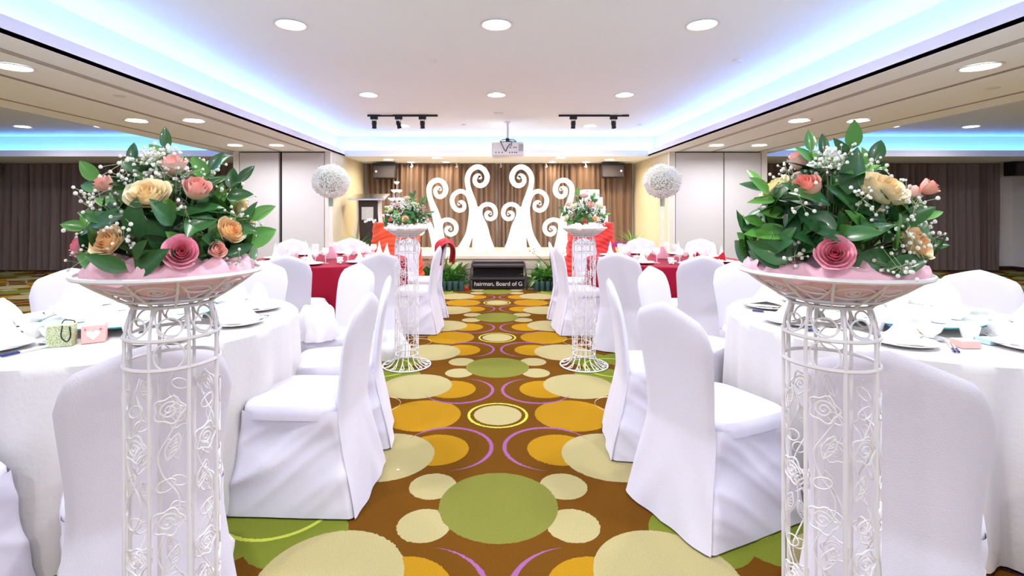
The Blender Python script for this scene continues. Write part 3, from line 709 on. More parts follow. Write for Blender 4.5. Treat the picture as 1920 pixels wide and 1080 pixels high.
# ------------------------------------------------------------------ chairs
def chair_meshes(seed):
    rr = random.Random(seed); ph = rr.uniform(0, 6)
    # backrest: pillow with arched, shouldered top
    def hw(z):
        if z < .44: return .192+.058*((.44-z)/.44)**1.15
        t = max(0, min(1, (z-.44)/.5)); return .192+.028*sin(min(1, t*1.15)*pi/2)**2
    def ztop(s):
        a = abs(s); base = .935-.072*a**1.25 - .006*a
        return base-.085*max(0, (a-.76)/.24)**2.2
    def yc(z):
        if z < .40: return -.222-.093*((.40-z)/.40)**1.1
        t = (z-.40)/.55; return -.222-.085*t+.018*sin(pi*t)
    NS, NZ = 25, 40
    def sheet(side):
        def fn(u, v):
            s = (u-.5)*2; s = math.copysign(abs(s)**.85, s) if s else 0
            zt = ztop(s); z = .008+(zt-.008)*(v**.8)
            pf = max(0, 1-abs(s)**7)**.5*max(0, 1-v**16)**.5
            wr = .0022*sin(26*(z+.5*s)+ph)*max(0, v-.55)*(abs(s)**2)
            return (s*hw(z), yc(z)+side*((.024 if z > .4 else .010+.014*z/.4)*pf)+wr+.003*max(0, .4-z)*4*sin(16*(abs(s)*.5+z)+ph), z)
        return fn
    mb = MB(); mb.grid(sheet(-1), NS, NZ)
    o = len(mb.v); mb.grid(sheet(1), NS, NZ)
    mb.f = [f if max(f) < o else tuple(reversed(f)) for f in mb.f]
    back = mb.mesh('backrest', M_cover)
    # seat: domed cushion
    def rr_pt(a, hx, y0, y1, n=5):
        c, s = cos(a), sin(a); e = 2/n
        return hx*math.copysign(abs(c)**e, c), (y0+y1)/2+(y1-y0)/2*math.copysign(abs(s)**e, s)
    NA = 96
    prof = [(1.0, .405), (1.012, .43), (1.0, .452), (.965, .466), (.88, .472), (.6, .478), (.25, .48), (.001, .48)]
    vs = MB()
    def fs_(u, v):
        k = v*(len(prof)-1); i = min(len(prof)-2, int(k)); t = k-i
        sc_, z = prof[i][0]*(1-t)+prof[i+1][0]*t, prof[i][1]*(1-t)+prof[i+1][1]*t
        x, y = rr_pt(2*pi*u, .212, -.225, .225); return (x*sc_, y*sc_, z)
    vs.grid(fs_, NA, len(prof), True); seat = vs.mesh('seat', M_cover)
    # skirt with swagged folds
    ang = [rr.uniform(-.5, .5) for _ in range(6)]
    def per(u, hx, y0, y1, rc):
        w_, h_ = 2*(hx-rc), (y1-y0)-2*rc; qc = pi*rc/2; tot = 2*w_+2*h_+4*qc; d = (u % 1)*tot; cyy = (y0+y1)/2
        segs = ((h_, 'R'), (qc, 0), (w_, 'F'), (qc, 1), (h_, 'L'), (qc, 2), (w_, 'B'), (qc, 3))
        for l, k in segs:
            if d <= l+1e-9: break
            d -= l
        if k == 'R': return hx, y0+rc+d, 1, 0
        if k == 'F': return hx-rc-d, y1, 0, 1
        if k == 'L': return -hx, y1-rc-d, -1, 0
        if k == 'B': return -hx+rc+d, y0, 0, -1
        a = k*pi/2+d/rc; cx = (hx-rc)*(1 if k in (0, 3) else -1); cy = (y1-rc) if k in (0, 1) else (y0+rc)
        return cx+rc*cos(a), cy+rc*sin(a), cos(a), sin(a)
    def fk(u, v):
        q = v           # q: 0 at seat, 1 at floor
        hx = .208+.042*q**1.2; y0 = -.222-.085*q**1.1; y1 = .22+.045*q
        x, y, nx, ny = per(u, hx, y0, y1, .05-.028*q)
        z = .435*(1-q)+.008
        side = abs(nx)**.7; fr = max(0, ny); rear = max(0, -ny)
        # diagonal pulls running from the back corner down to the front corner on both sides
        dgl = (y+.25)*.62+z
        g = lambda p: (1-abs(sin(p)))**1.6-.3
        fold = (.015*g(10*dgl+ph+.8*sin(5*y+ph))+.008*g(21*dgl+2*ph+.6*sin(9*y)))*side*(.15+.85*sin(pi*min(1, q*1.02))**.7)
        fold += .008*sin(19*x+ph)*fr*q+.006*sin(24*x+7*q*2+ph)*fr*q
        fold += .0035*sin(22*(abs(x)*.8+z)+ph)*rear*(.3+q)*.8
        pin = -.018*side*math.exp(-((q-.32)/.2)**2)*(1-.5*rear)
        return (x+nx*(fold+pin), y+ny*(fold*.8+pin*.3), max(.006, z))
    sk = MB().grid(fk, 150, 34, True).mesh('skirt', M_cover)
    return back, seat, sk
CH = [chair_meshes(s_) for s_ in (1, 2, 3)]
legM = MB().tube([(0, 0, .004), (0, 0, .3)], .011, 8).mesh('leg', mat('gold_metal_leg', (.35, .24, .08), .35, metal=1))
CN = [0]
def chair(bx, by, face, label, group=None, legs=False, s=1.0):
    """bx,by: foot of the backrest; face: direction (x,y) the sitter looks"""
    d = Vector((face[0], face[1])).normalized(); i = CN[0]; CN[0] += 1
    px, py = bx+d.x*.22, by+d.y*.22
    t = thing('banquet_chair', label, 'chair', (px, py, 0), atan2(-d.x, d.y), group, s)
    b, st, sk = CH[i % 3]
    inst('backrest', b, t); inst('seat', st, t); inst('skirt', sk, t)
    for sx in (-1, 1):
        for yy in (-.2, .17): inst('leg', legM, t, loc=(sx*.18, yy, 0))
    return t
def toward(bx, by, c): return (c[0]-bx, c[1]-by)
TL, TR, RL, RR = (-1.83, 2.52), (2.02, 2.54), (-1.92, 5.75), (1.92, 5.75)
WL = 'white-covered chair '
chair(-1.05, 1.50, (-.60, .80), WL+'seen from behind at bottom left, behind the left wire stand')
chair(-1.86, 1.27, (.04, 1), WL+'cut by the bottom left corner, only its seat in view')
chair(-.685, 2.36, (-1, .04), WL+'on the aisle at the left white table, side view, nearest')
chair(-.72, 2.96, (-.96, -.2), WL+'on the aisle at the left white table, second, partly behind the nearest')
chair(-1.06, 3.60, (-.62, -.78), WL+'far aisle side of the left white table, beside the white bundle')
chair(-1.82, 3.77, toward(-1.82, 3.77, TL), WL+'facing us across the left white table, behind the folded napkins')
chair(-2.80, 3.29, toward(-2.80, 3.29, TL), WL+'facing us at far left, beside the left flower basket')
chair(-3.05, 2.3, toward(-3.05, 2.3, TL), WL+'on the outer side of the left white table, out at the left edge')
chair(1.13, 1.43, (.62, .78), WL+'seen from behind at bottom right, behind the right wire stand')
chair(2.06, 1.20, (-.10, 1), WL+'cut by the bottom right edge, only a strip in view')
chair(.79, 2.14, (.91, .41), WL+'large on the right of the aisle, back towards us, nearest')
chair(.725, 2.84, (.99, -.12), WL+'thin side view on the right of the aisle, behind the nearest one')
chair(1.13, 3.42, toward(1.13, 3.42, TR), WL+'right of the aisle, its lit front showing between two chair backs')
chair(1.86, 3.74, toward(1.86, 3.74, TR), WL+'facing us across the right white table, above the napkins')
chair(3.08, 3.19, toward(3.08, 3.19, TR), WL+'facing us at the right edge of the picture')
chair(3.25, 2.3, toward(3.25, 2.3, TR), WL+'on the outer side of the right white table, beyond the edge')
R1 = 'white chair at the left crimson table, '
chair(-1.85, 4.43, (-.03, 1), R1+'back towards us, left one')
chair(-1.13, 4.71, (-.45, .9), R1+'back towards us, right one nearer the aisle')
chair(-2.78, 6.80, toward(-2.78, 6.80, RL), R1+'facing us in front of the white wall panels')
chair(-2.08, 7.02, toward(-2.08, 7.02, RL), R1+'facing us in front of the lectern')
chair(-1.27, 6.95, toward(-1.27, 6.95, RL), R1+'facing us, seen through the left rear wire stand')
chair(-.71, 5.50, (-1, .05), R1+'side view on the aisle, nearer one')
nchair = chair(-.73, 6.30, (-.98, -.2), R1+'side view, farther one under red cloth')
chair(-2.95, 4.95, toward(-2.95, 4.95, RL), R1+'outer near side, hidden behind the left flower basket')
R2 = 'white chair at the right crimson table, '
chair(1.16, 4.66, (.5, .87), R2+'back towards us, beside the right rear wire stand')
chair(1.80, 4.40, (.05, 1), R2+'back towards us, middle one near the white table')
chair(.74, 5.45, (1, .1), R2+'side view on the aisle, nearer one')
chair(.74, 6.20, (.98, -.15), R2+'side view on the aisle, farther one')
chair(1.26, 6.95, toward(1.26, 6.95, RR), R2+'facing us, seen through the right rear wire stand')
chair(2.06, 7.05, toward(2.06, 7.05, RR), R2+'facing us, left of the tall flower vase foot')
chair(2.80, 6.85, toward(2.80, 6.85, RR), R2+'facing us in front of the white wall panels')
chair(3.25, 6.2, toward(3.25, 6.2, RR), R2+'facing us at its outer right side')
# red cloth thrown over the far aisle chair
def fn(u, v):
    a = (u-.5)*2; q = v
    z = .965-.30*abs(2*q-1)**1.6-.03*a*a+.012*sin(7*a+9*q)
    return (a*.235+.012*sin(8*q), -.295+(q-.5)*.16+.075*sin(2*pi*(q-.5))*(1-.3*a*a)+.012*sin(9*a), z)
o = MB().grid(fn, 20, 24).build('red_cloth', M_redb, loc=(nchair.location.x, nchair.location.y, 0), rot=nchair.rotation_euler.z); tagt(o, 'red satin cloth thrown over the back of the far aisle chair at the left', 'cloth')
# crumpled white bundles
def bundle(x, y, z, r, h, label, seed):
    def f2(u, v):
        a = 2*pi*u; e = pi/2*v; nn = noise.noise(Vector((cos(a)*2+seed, sin(a)*2, v*3)))
        q = 1+.32*nn+.07*sin(9*a+4*v); return (r*q*cos(a)*cos(e)**.7, r*.8*q*sin(a)*cos(e)**.7, h*sin(e)**.8*(1+.25*nn))
    o = MB().grid(f2, 48, 20, True).build('cloth_bundle', M_plastic, loc=(x, y, z)); tagt(o, label, 'cloth')
bundle(-1.17, 3.24, .482, .12, .22, 'loosely gathered white cloth bundle between the left white table and a chair', 3)
bundle(-1.0, 4.5, .0, .20, .22, 'crumpled white cloth on the carpet behind the left rear wire stand', 8)
for (x, y, lb) in ((1.22, 3.9, 'small red cloth showing low between two chairs right of the aisle'), (2.18, 4.5, 'small red ribbon tail beside the middle back-view chair on the right')):
    def f3(u, v): return ((u-.5)*.14+.01*sin(9*v), .02*sin(6*u+5*v), .30*(v)+.01)
    o = MB().grid(f3, 8, 10).build('red_ribbon_tail', M_redb, loc=(x, y, .0)); tagt(o, lb, 'ribbon')

# ------------------------------------------------------------------ tables
def round_table(c, r, h, m, desc, nf, seed):
    t = thing('round_table', 'round banquet table hidden under the '+desc, 'table', (c[0], c[1], 0))
    MB().lathe([(r-.02, h-.03), (r-.015, h-.02), (r-.02, h-.006), (1e-5, h-.006)], 40).build('table_top', M_frame, t)
    for k in range(4):
        a = pi/4+k*pi/2; MB().tube([(cos(a)*r*.6, sin(a)*r*.6, .004), (cos(a)*r*.55, sin(a)*r*.55, h-.03)], .015, 8).build('leg', M_blk2, t)
    def fn(u, v):
        a = 2*pi*u
        if v < .2: q = v/.2; return ((r-.012)*q*cos(a), (r-.012)*q*sin(a), h)
        q = (v-.2)/.8
        if q < .06: e = q/.06*pi/2; rad = r-.012+.012*sin(e); z = h-.012*(1-cos(e))
        else:
            p = (q-.06)/.94; wv = sin(nf*a+seed+.8*sin(3*a))+.4*sin(nf*1.7*a+2*seed)
            rad = r+.026*p**.8*(wv-.1)+.014*p; z = h-.012-(h-.03)*p
        return (rad*cos(a), rad*sin(a), z)
    o = MB().grid(fn, 240, 30, True).build('tablecloth', m, loc=(c[0], c[1], 0)); tagt(o, desc, 'tablecloth')
HW = .76
round_table(TL, .765, HW, M_cloth, 'long white damask tablecloth on the near left table', 19, 1)
round_table(TR, .765, HW, M_cloth, 'long white damask tablecloth on the near right table', 21, 4)
round_table(RL, .87, HW, M_red, 'crimson tablecloth on the far left table', 17, 2)
round_table(RR, .87, HW, M_red, 'crimson tablecloth on the far right table', 18, 5)

# tableware meshes
plateM = MB().lathe([(.055, 0), (.07, .003), (.115, .014), (.125, .018), (.124, .021), (.07, .008), (1e-5, .007)], 32).mesh('dinner_plate', M_china)
saucM = MB().lathe([(.03, 0), (.055, .008), (.06, .012), (.035, .006), (1e-5, .005)], 24).mesh('saucer', M_china)
bowlM = MB().lathe([(.022, 0), (.024, .006), (.045, .025), (.056, .05), (.054, .05), (.042, .026), (.02, .010), (1e-5, .009)], 28).mesh('soup_bowl', M_china)
cupM = MB().lathe([(.018, 0), (.026, .012), (.034, .045), (.037, .06), (.035, .06), (.030, .03), (1e-5, .012)], 24).mesh('tea_cup', M_china)
spoonM = MB().tube(cr([(0, 0, 0), (.02, 0, .0), (.045, 0, .012), (.11, 0, .035)]), .008, 8, taper=lambda t: 1.7*(1-t)**.6+.45).mesh('soup_spoon', M_china)
chopB = MB().tube([(0, 0, .006), (0, .15, .006)], .0028, 6).mesh('shaft', mat('ivory_chopstick', (.85, .82, .75), .4))
chopT = MB().tube([(0, -.055, .006), (0, .0005, .006)], .0042, 6).mesh('handle', M_navy)
def napkin_mesh(kind, seed):
    rr = random.Random(seed); ph = rr.uniform(0, 6)
    H, W, D = {'peak': (.125, .075, .10), 'fan': (.115, .095, .07), 'spire': (.165, .045, .06)}[kind]
    def fn(u, v):
        s = (u-.5)*2; t = (v-.5)*2
        if kind == 'fan': sh = (max(0, 1-abs(s)**2.6))**.55; rd = max(0, 1-abs(t)**1.5)**.8
        elif kind == 'peak': sh = max(0, 1-abs(s-.15)**1.25); rd = max(0, 1-abs(t)**1.1)
        else: sh = max(0, 1-abs(s)**.85); rd = max(0, 1-abs(t)**.95)
        z = H*sh*rd+.006*(1+sin(5*s+ph+3*t))*.5
        y = t*D*(1-.35*sh)+.010*sin(6*s+ph)*(1-abs(t))-.05*H*sh
        return (s*W*(1+.12*sin(3*t+ph))*(1-.2*rd*(kind != 'fan')), y, max(0, z))
    mb = MB().grid(fn, 19, 17)
    # flat folded layers under it
    for k, (dx, dy, an) in enumerate(((.0, -.02, .12+rr.uniform(-.2, .2)), (.01, -.015, -.2))):
        w2, d2 = W*1.1, D*.85; c_, s_ = cos(an), sin(an)
        q = [(-w2, -d2), (w2, -d2*.9), (w2*.8, d2), (-w2*.9, d2*.9)]; q = [(x*c_-y*s_+dx, x*s_+y*c_+dy) for x, y in q]
        z0 = .0005+.003*k; mb.add([(x, y, z0) for x, y in q]+[(x*.99, y*.99, z0+.003) for x, y in q], [(3, 2, 1, 0), (4, 5, 6, 7), (0, 1, 5, 4), (1, 2, 6, 5), (2, 3, 7, 6), (3, 0, 4, 7)])
    return mb.mesh('folded_napkin', M_nap)
NAP = {k: [napkin_mesh(k, i+1) for i in range(3)] for k in ('peak', 'fan', 'spire')}
ni = [0]
def napkin(x, y, z, kind, where, rot=0, s=1.0):
    ni[0] += 1; o = inst('folded_napkin', NAP[kind][ni[0] % 3], None, (x, y, z), rot, s)
    tagt(o, 'white folded napkin '+where, 'napkin')
def chopsticks(x, y, rot, where):
    t = thing('chopsticks', 'dark-ended chopsticks '+where, 'chopsticks', (x, y, HW+.002), rot)
    for dx in (-.006, .006): 
        q = inst('chopstick', chopB, t, (dx, 0, 0)); inst('handle', chopT, q, (0, 0, 0))
def ware(name, me, x, y, z, label, cat, rot=0, s=1.0):
    return tagt(inst(name, me, None, (x, y, z), rot, s), label, cat)
def setting(c, ang, kind, where, rad=.56, extras=True, napz=True, nscale=1.0):
    a = math.radians(ang); ux, uy = cos(a), sin(a); x, y = c[0]+ux*rad, c[1]+uy*rad; rt = a+pi/2
    z = HW+.001
    ware('dinner_plate', plateM, x, y, z, 'white plate '+where, 'plate')
    napkin(x, y, z+.021, kind, where, rt, nscale)
    tx, ty = -uy, ux
    if extras:
        ware('soup_bowl', bowlM, x-ux*.16+tx*.10, y-uy*.16+ty*.10, z+.013, 'small white bowl '+where, 'bowl')
        ware('saucer', saucM, x-ux*.16+tx*.10, y-uy*.16+ty*.10, z, 'saucer under bowl '+where, 'saucer')
        ware('tea_cup', cupM, x-ux*.17-tx*.08, y-uy*.17-ty*.08, z, 'white tea cup '+where, 'cup')
        chopsticks(x+tx*.165, y+ty*.165, a+pi/2, where)
Lw, Rw = 'on left white table, ', 'on right white table, '
for ang, kind, wh, s_ in ((-110, 'fan', 'nearest the bottom left corner', 1.25), (-45, 'peak', 'just behind the near wire stand', 1.05), (-8, 'peak', 'beside the nearest aisle chair', 1.05), (30, 'fan', 'second place along the aisle side', 1.1), (68, 'fan', 'far side, near the facing chair', 1.0), (105, 'fan', 'far side, behind the basket', 1), (150, 'fan', 'far left, under the flower basket', 1.3), (195, 'fan', 'at the outer left edge', 1)):
    setting(TL, ang, kind, Lw+wh, nscale=s_)
for ang, kind, wh, s_ in ((-75, 'fan', 'near the bottom right edge', 1.2), (-125, 'peak', 'just behind the near wire stand', 1.0), (-172, 'peak', 'aisle edge, left of the wire stand', 1.1), (146, 'peak', 'aisle edge, by the red table chairs', 1.15), (112, 'fan', 'far side, below the facing chair', 1.15), (75, 'fan', 'far side, behind the basket', 1), (32, 'fan', 'far right, below the rightmost chair', 1.3), (-20, 'fan', 'at the outer right edge', 1)):
    setting(TR, ang, kind, Rw+wh, nscale=s_)
# turntables with crockery
def turntable(c, side):
    t = thing('glass_turntable', 'round glass turntable with teal edge on the %s white table' % side, 'turntable', (c[0], c[1], HW+.001))
    MB().lathe([(.10, 0), (.10, .012), (.05, .02), (.05, .036)], 24).build('base', M_blk2, t)
    MB().lathe([(.36, .0375), (.36, .043), (1e-5, .043)], 64).build('glass_top', M_gtop, t)
    MB().lathe([(.352, .036), (.363, .037), (.365, .040), (.363, .044), (.358, .0445)], 72, cap=False).build('glass_edge', M_teal, t)
    z = HW+.046
    potb = MB().lathe([(.035, 0), (.05, .015), (.058, .045), (.05, .08), (.032, .1), (.028, .108), (.03, .112), (.02, .12), (.008, .124), (.010, .134), (1e-5, .140)], 28).mesh('body', M_china)
    for k, (dx, dy, nm) in enumerate(((-.02, .10, 'left'), (.12, .12, 'right'))):
        p = thing('teapot', 'white porcelain teapot on the %s turntable, %s one' % (side, nm), 'teapot', (c[0]+dx, c[1]+dy, z), .6*k)
        inst('body', potb, p); MB().tube(cr([(.05, 0, .04), (.08, 0, .06), (.092, 0, .095)]), .011, 8, taper=lambda t_: 1-.45*t_).build('spout', M_china, p)
        MB().tube(cr([(-.045, 0, .085), (-.08, 0, .09), (-.085, 0, .05), (-.052, 0, .03)]), .005, 6).build('handle', M_china, p)
    for k, (dx, dy, sc_) in enumerate(((-.22, -.14, 1.15), (-.11, -.22, 1.2), (.02, -.25, 1.2), (-.25, .02, 1.1), (.16, -.18, 1.15), (.25, -.03, 1.1))):
        wh = ('front left', 'front', 'front centre', 'left edge', 'front right', 'right edge')[k]
        ware('serving_bowl', bowlM, c[0]+dx, c[1]+dy, z, 'white serving bowl at the %s of the %s turntable' % (wh, side), 'bowl', 0, sc_)
        ware('soup_spoon', spoonM, c[0]+dx-.01, c[1]+dy, z+.018, 'white porcelain spoon leaning in the bowl at the %s of the %s turntable' % (wh, side), 'spoon', .4+k*.9).rotation_euler = (0, -.75, .4+k*.9)
    tall = MB().lathe([(.032, 0), (.036, .01), (.036, .095), (.033, .095), (.032, .02), (1e-5, .012)], 22).mesh('tumbler', M_china)
    for k, (dx, dy) in enumerate(((.05, .02), (-.13, .06))):
        ware('tumbler', tall, c[0]+dx, c[1]+dy, z, 'tall white porcelain tumbler %s of the %s turntable' % (('in the middle', 'left of the middle')[k], side), 'cup')
turntable(TL, 'left'); turntable(TR, 'right')
# gifts and cards
def atz(px, py, z=HW):
    d = 930*(1.32-z)/(py-395); return (px-931)*d/930, d
def giftbag(px, py, rot, label, wd=.085, dp=.05, h=.085):
    x, y = atz(px, py); t = thing('gift_bag', label, 'gift bag', (x, y+.03, HW+.002), rot)
    MB().box((-wd/2, -dp/2, 0), (wd/2, dp/2, h)).build('bag_body', M_pat, t, smooth=False)
    MB().box((-wd/2-.0015, -dp/2, 0), (-wd/2, dp/2, h*.7)).build('side_panel', M_blue, t, smooth=False)
    MB().tube(cr([(.01, -dp/2, h), (.015, -dp/2-.012, h*.95), (.012, -dp/2-.012, h*.5), (.03, -dp/2-.012, h*.25), (.042, -dp/2-.01, h*.5), (.035, -dp/2, h*.95)]), .0026, 6).tube(cr([(-.01, dp/2, h), (.0, dp/2, h+.014), (.03, dp/2, h+.010), (.035, dp/2, h)]), .002, 6).build('ribbon_handle', M_bribbon, t)
giftbag(104, 652, .35, 'patterned green and white gift bag with black handle on the left white table')
x, y = atz(163, 645)
t = thing('gift_box', 'pale pink gift box with a heart print on the left white table', 'gift box', (x, y+.04, HW+.002), .55)
bevel(MB().box((-.04, -.04, 0), (.04, .04, .075)).build('box_body', M_pink, t, smooth=False), .003)
hp = [(.016*16*sin(a)**3/16, (13*cos(a)-5*cos(2*a)-2*cos(3*a)-cos(4*a))/16*.016) for a in [2*pi*i/28 for i in range(28)]]
hp = [(a*1.5, b*1.5) for a, b in hp]
MB().add([(a, -.0412, .036+b) for a, b in hp], [tuple(range(28))]).build('heart_print', M_heart, t, smooth=False)
MB().box((-.028, -.042, .056), (-.024, -.0405, .064)).box((.022, -.042, .054), (.029, -.0405, .060)).build('magenta_print', M_mag, t, smooth=False)
for px, py, m, wd, h, lb, rt in ((1823, 655, M_pink, .075, .030, 'flat pink gift box near the bottom right place setting', 0.0), (1472, 583, M_peach, .075, .028, 'small peach box left of the right basket on the white table', .1), (1868, 648, M_blue, .07, .022, 'thin pale blue box at the right edge of the right table', .15)):
    x, y = atz(px, py); o = MB().box((-wd/2, -.03, 0), (wd/2, .03, h)).build('gift_box', m, loc=(x, y+.03, HW+.002), rot=rt, smooth=False); bevel(o, .002); tagt(o, lb, 'gift box')
x, y = atz(1703, 636)
t = thing('gift_box', 'patterned gift box with navy end in front of the right turntable', 'gift box', (x, y+.03, HW+.002), -.35)
MB().box((-.02, -.03, 0), (.05, .03, .045)).build('box_body', M_pat, t, smooth=False); MB().box((-.05, -.03, 0), (-.02, .03, .045)).build('navy_end', M_navy, t, smooth=False)
x, y = atz(1832, 618)
t = thing('clear_gift_pouch', 'small clear pouch holding a red ball on the right table', 'pouch', (x, y, HW+.002))
MB().box((-.035, -.02, 0), (.035, .02, .07)).build('pouch', M_thin, t, smooth=False)
MB().ball((0, -.0, .026), .017, 14, 10).build('red_ball', mat('soft_red', (.75, .12, .12), .3), t)
# small table bouquet right of the right stand
x, y = TR[0]-.16, TR[1]+.18
t = thing('table_posy', 'little green and white posy standing on the right turntable', 'flowers', (x, y, HW+.046))
MB().lathe([(.025, 0), (.03, .05), (.026, .05), (1e-5, .01)], 16).build('holder', M_china, t)
for k in range(14):
    a = k*2.4; d = Vector((cos(a), sin(a), .5+.4*sin(k))); inst('leaf', LF[k % 4], t, mtx=orient(Vector((0, 0, .05)), d, Vector((0, 0, 1)), .07))
for k in range(5): MB().ball((.03*cos(k*1.3), .03*sin(k*1.3), .085), .014, 10, 6).build('bloom', M_bud, t)

# crimson table settings
wineM = MB().lathe([(.034, 0), (.030, .003), (.005, .008), (.0045, .075), (.012, .086), (.034, .11), (.038, .135), (.032, .165), (.0305, .165), (.036, .135), (.031, .111), (1e-5, .09)], 20, cap=False).mesh('wine_glass', M_thin)
gobM = MB().lathe([(.036, 0), (.030, .004), (.007, .012), (.006, .05), (.02, .062), (.04, .09), (.042, .125), (.038, .15), (.0365, .15), (.04, .125), (.037, .09), (1e-5, .066)], 20, cap=False).mesh('water_goblet', M_thin)
favM = MB()
for k in range(16): favM.ball((R.uniform(-.03, .03), R.uniform(-.03, .03), .008+R.uniform(0, .03)), R.uniform(.008, .014), 8, 5)
favM = favM.mesh('favour_pouch', M_china)
for c, side, offs in ((RL, 'left', 0), (RR, 'right', 8)):
    names = ['nearest us', 'near the aisle front', 'on the aisle', 'far aisle side', 'farthest', 'far outer side', 'on the outer side', 'near outer side']
    for k in range(8):
        a = math.radians(-90+k*45+offs*(1 if side == 'right' else 1)); ux, uy = cos(a), sin(a); tx, ty = -uy, ux; x, y = c[0]+ux*.64, c[1]+uy*.64
        wh = 'at the seat %s of the %s crimson table' % (names[k], side)
        ware('dinner_plate', plateM, x, y, HW+.001, 'white plate '+wh, 'plate', 0, 1.05)
        napkin(x, y, HW+.024, 'spire', wh, a+pi/2+.3*k, 1.0)
        ware('wine_glass', wineM, x-ux*.17+tx*.10, y-uy*.17+ty*.10, HW+.001, 'stemmed wine glass '+wh, 'glass')
        ware('water_goblet', gobM, x-ux*.20-tx*.02, y-uy*.20-ty*.02, HW+.001, 'short water goblet '+wh, 'glass')
        ware('favour_pouch', favM, x-ux*.08-tx*.17, y-uy*.08-ty*.17, HW+.001, 'white sugar-flower favour '+wh, 'favour')
        ware('tea_cup', cupM, x-ux*.18-tx*.13, y-uy*.18-ty*.13, HW+.001, 'white tea cup '+wh, 'cup')
t = thing('red_napkin_bow', 'bright red folded napkin bow on the near part of the right crimson table', 'napkin', (2.22, 5.15, HW+.024))
for sx in (-1, 1):
    def fb(u, v): a = (v-.5)*2; return (sx*(.01+.13*u), a*.05*u**.6, .03+.07*u*(1-abs(a)**1.5)+.01*sin(8*u+3*a))
    MB().grid(fb, 10, 10).build('loop', M_redb, t)
o = MB().ball((0, 0, .03), .022, 10, 6).build('knot', M_redb, t)

# tall vases with gypsophila globes
def globe_mesh(seed, r=.215, n=4200):
    rr = random.Random(seed); mb = MB()
    for i in range(n):
        z = rr.uniform(-1, 1); a = rr.uniform(0, 2*pi); q = sqrt(1-z*z); rad = r*(rr.uniform(.80, 1.0)+.07*noise.noise(Vector((q*cos(a)*4, q*sin(a)*4, z*4+seed))))
        c = (rad*q*cos(a), rad*q*sin(a), rad*z*.93); s_ = rr.uniform(.0045, .0085)
        cx, cy, cz = c
        mb.add([(cx+s_, cy, cz), (cx-s_, cy, cz), (cx, cy+s_, cz), (cx, cy-s_, cz), (cx, cy, cz+s_), (cx, cy, cz-s_)],
               [(0, 2, 4), (2, 1, 4), (1, 3, 4), (3, 0, 4), (2, 0, 5), (1, 2, 5), (3, 1, 5), (0, 3, 5)])
    return mb.mesh('blossoms', M_bud, smooth=False)
for c, side, sd in ((RL, 'left', 1), (RR, 'right', 2)):
    t = thing('tall_trumpet_vase', 'tall slender clear glass vase standing in the middle of the %s crimson table' % side, 'vase', (c[0], c[1], HW+.001))
    MB().lathe([(.075, 0), (.078, .01), (.070, .05), (.050, .11), (.030, .18), (.023, .30), (.021, .42), (.030, .62), (.047, .74), (.045, .74), (.028, .62), (.018, .42), (.019, .3), (.026, .18), (.045, .11), (.064, .05), (.068, .012), (1e-5, .010)], 32, cap=False).build('glass', M_vase, t)
    MB().lathe([(.062, .014), (.060, .05), (.042, .10), (.02, .14), (1e-5, .145)], 20).build('gel_beads', M_jelly, t)
    t = thing('gypsophila_globe', 'round white gypsophila ball on the tall glass vase of the %s crimson table' % side, 'flowers', (c[0], c[1], HW+.90))
    o = inst('blossoms', globe_mesh(sd), t); o['kind'] = 'stuff'
    MB().lathe([(max(1e-5,   .135*sin(pi*j/8)), -.125*cos(pi*j/8)) for j in range(9)], 20, cap=False).build('foam_core', M_core, t)
    mb = MB()
    for k in range(14):
        a = k*2.4; r0 = .022*sqrt((k+.5)/14); mb.tube([(r0*cos(a)*1.1, r0*sin(a)*1.1, -.15), (r0*cos(a), r0*sin(a), -.29)], .0035, 5)
    mb.build('stem_bunch', M_fern, t)

# ------------------------------------------------------------------ wire stands
RC = .0975
def wrap(pts, r=RC): return [(r*sin(u/r), -r*cos(u/r), z) for u, z in pts]
def rose_pts():
    out = [(.0285*(1+.13*cos(5*a))*cos(a), .0285*(1+.13*cos(5*a))*sin(a)) for a in [2*pi*i/30 for i in range(31)]]
    sp = [(.021*(1-i/34)*(1+.10*cos(4*i*.42))*cos(i*.42), .021*(1-i/34)*sin(i*.42)) for i in range(32)]
    return out, sp
ro, rs = rose_pts()
wroseM = MB().tube(wrap(ro), .0022, 5).tube(wrap(rs), .0020, 5).mesh('wire_rose', M_wire)
lp = [(.013*sin(pi*t)**.8*s_, .028*(2*t-1)) for s_, seq in ((1, range(0, 11)), (-1, range(10, -1, -1))) for t in [i/10 for i in seq]]
wleafM = MB().tube(wrap([(a+b*.35, b) for a, b in lp]), .0018, 5).tube(wrap([(-.010, -.028), (0, 0), (.009, .026)]), .0014, 4)
for k in range(4): wleafM.tube(wrap([(-.004+.003*k, -.012+.008*k), (.008+.001*k, -.006+.008*k)]), .0012, 4)
wleafM = wleafM.mesh('wire_leaf', M_wire)
wovalM = MB().tube(wrap([(.019*cos(a)*.9+.006*sin(a), .014*sin(a)) for a in [2*pi*i/20 for i in range(21)]]), .0016, 5).mesh('wire_oval', M_wire)
wvineM = MB().tube(wrap(cr([(.022*sin(q*1.35), -.36+.72*q/16) for q in range(17)], 3)), .0017, 5).mesh('wire_vine', M_wire)
rodM = MB().tube([(0, -RC, .10), (0, -RC, 1.03)], .0042, 7).mesh('rod', M_wire)
neckloopM = MB(); 
def cone_pt(u, z): 
    r = .082+(RC-.082)*(1.10-z)/.07; return (r*sin(u/.09), -r*cos(u/.09), z)
neckloopM.tube([cone_pt(.023*cos(a), 1.057+.021*sin(a)) for a in [2*pi*i/20 for i in range(20)]], .0022, 5, True).tube([cone_pt(x_, z_) for x_, z_ in cr([(-.03, 1.098), (-.028, 1.07), (-.012, 1.045), (.012, 1.040), (.03, 1.062), (.032, 1.098)], 4)], .0022, 5)
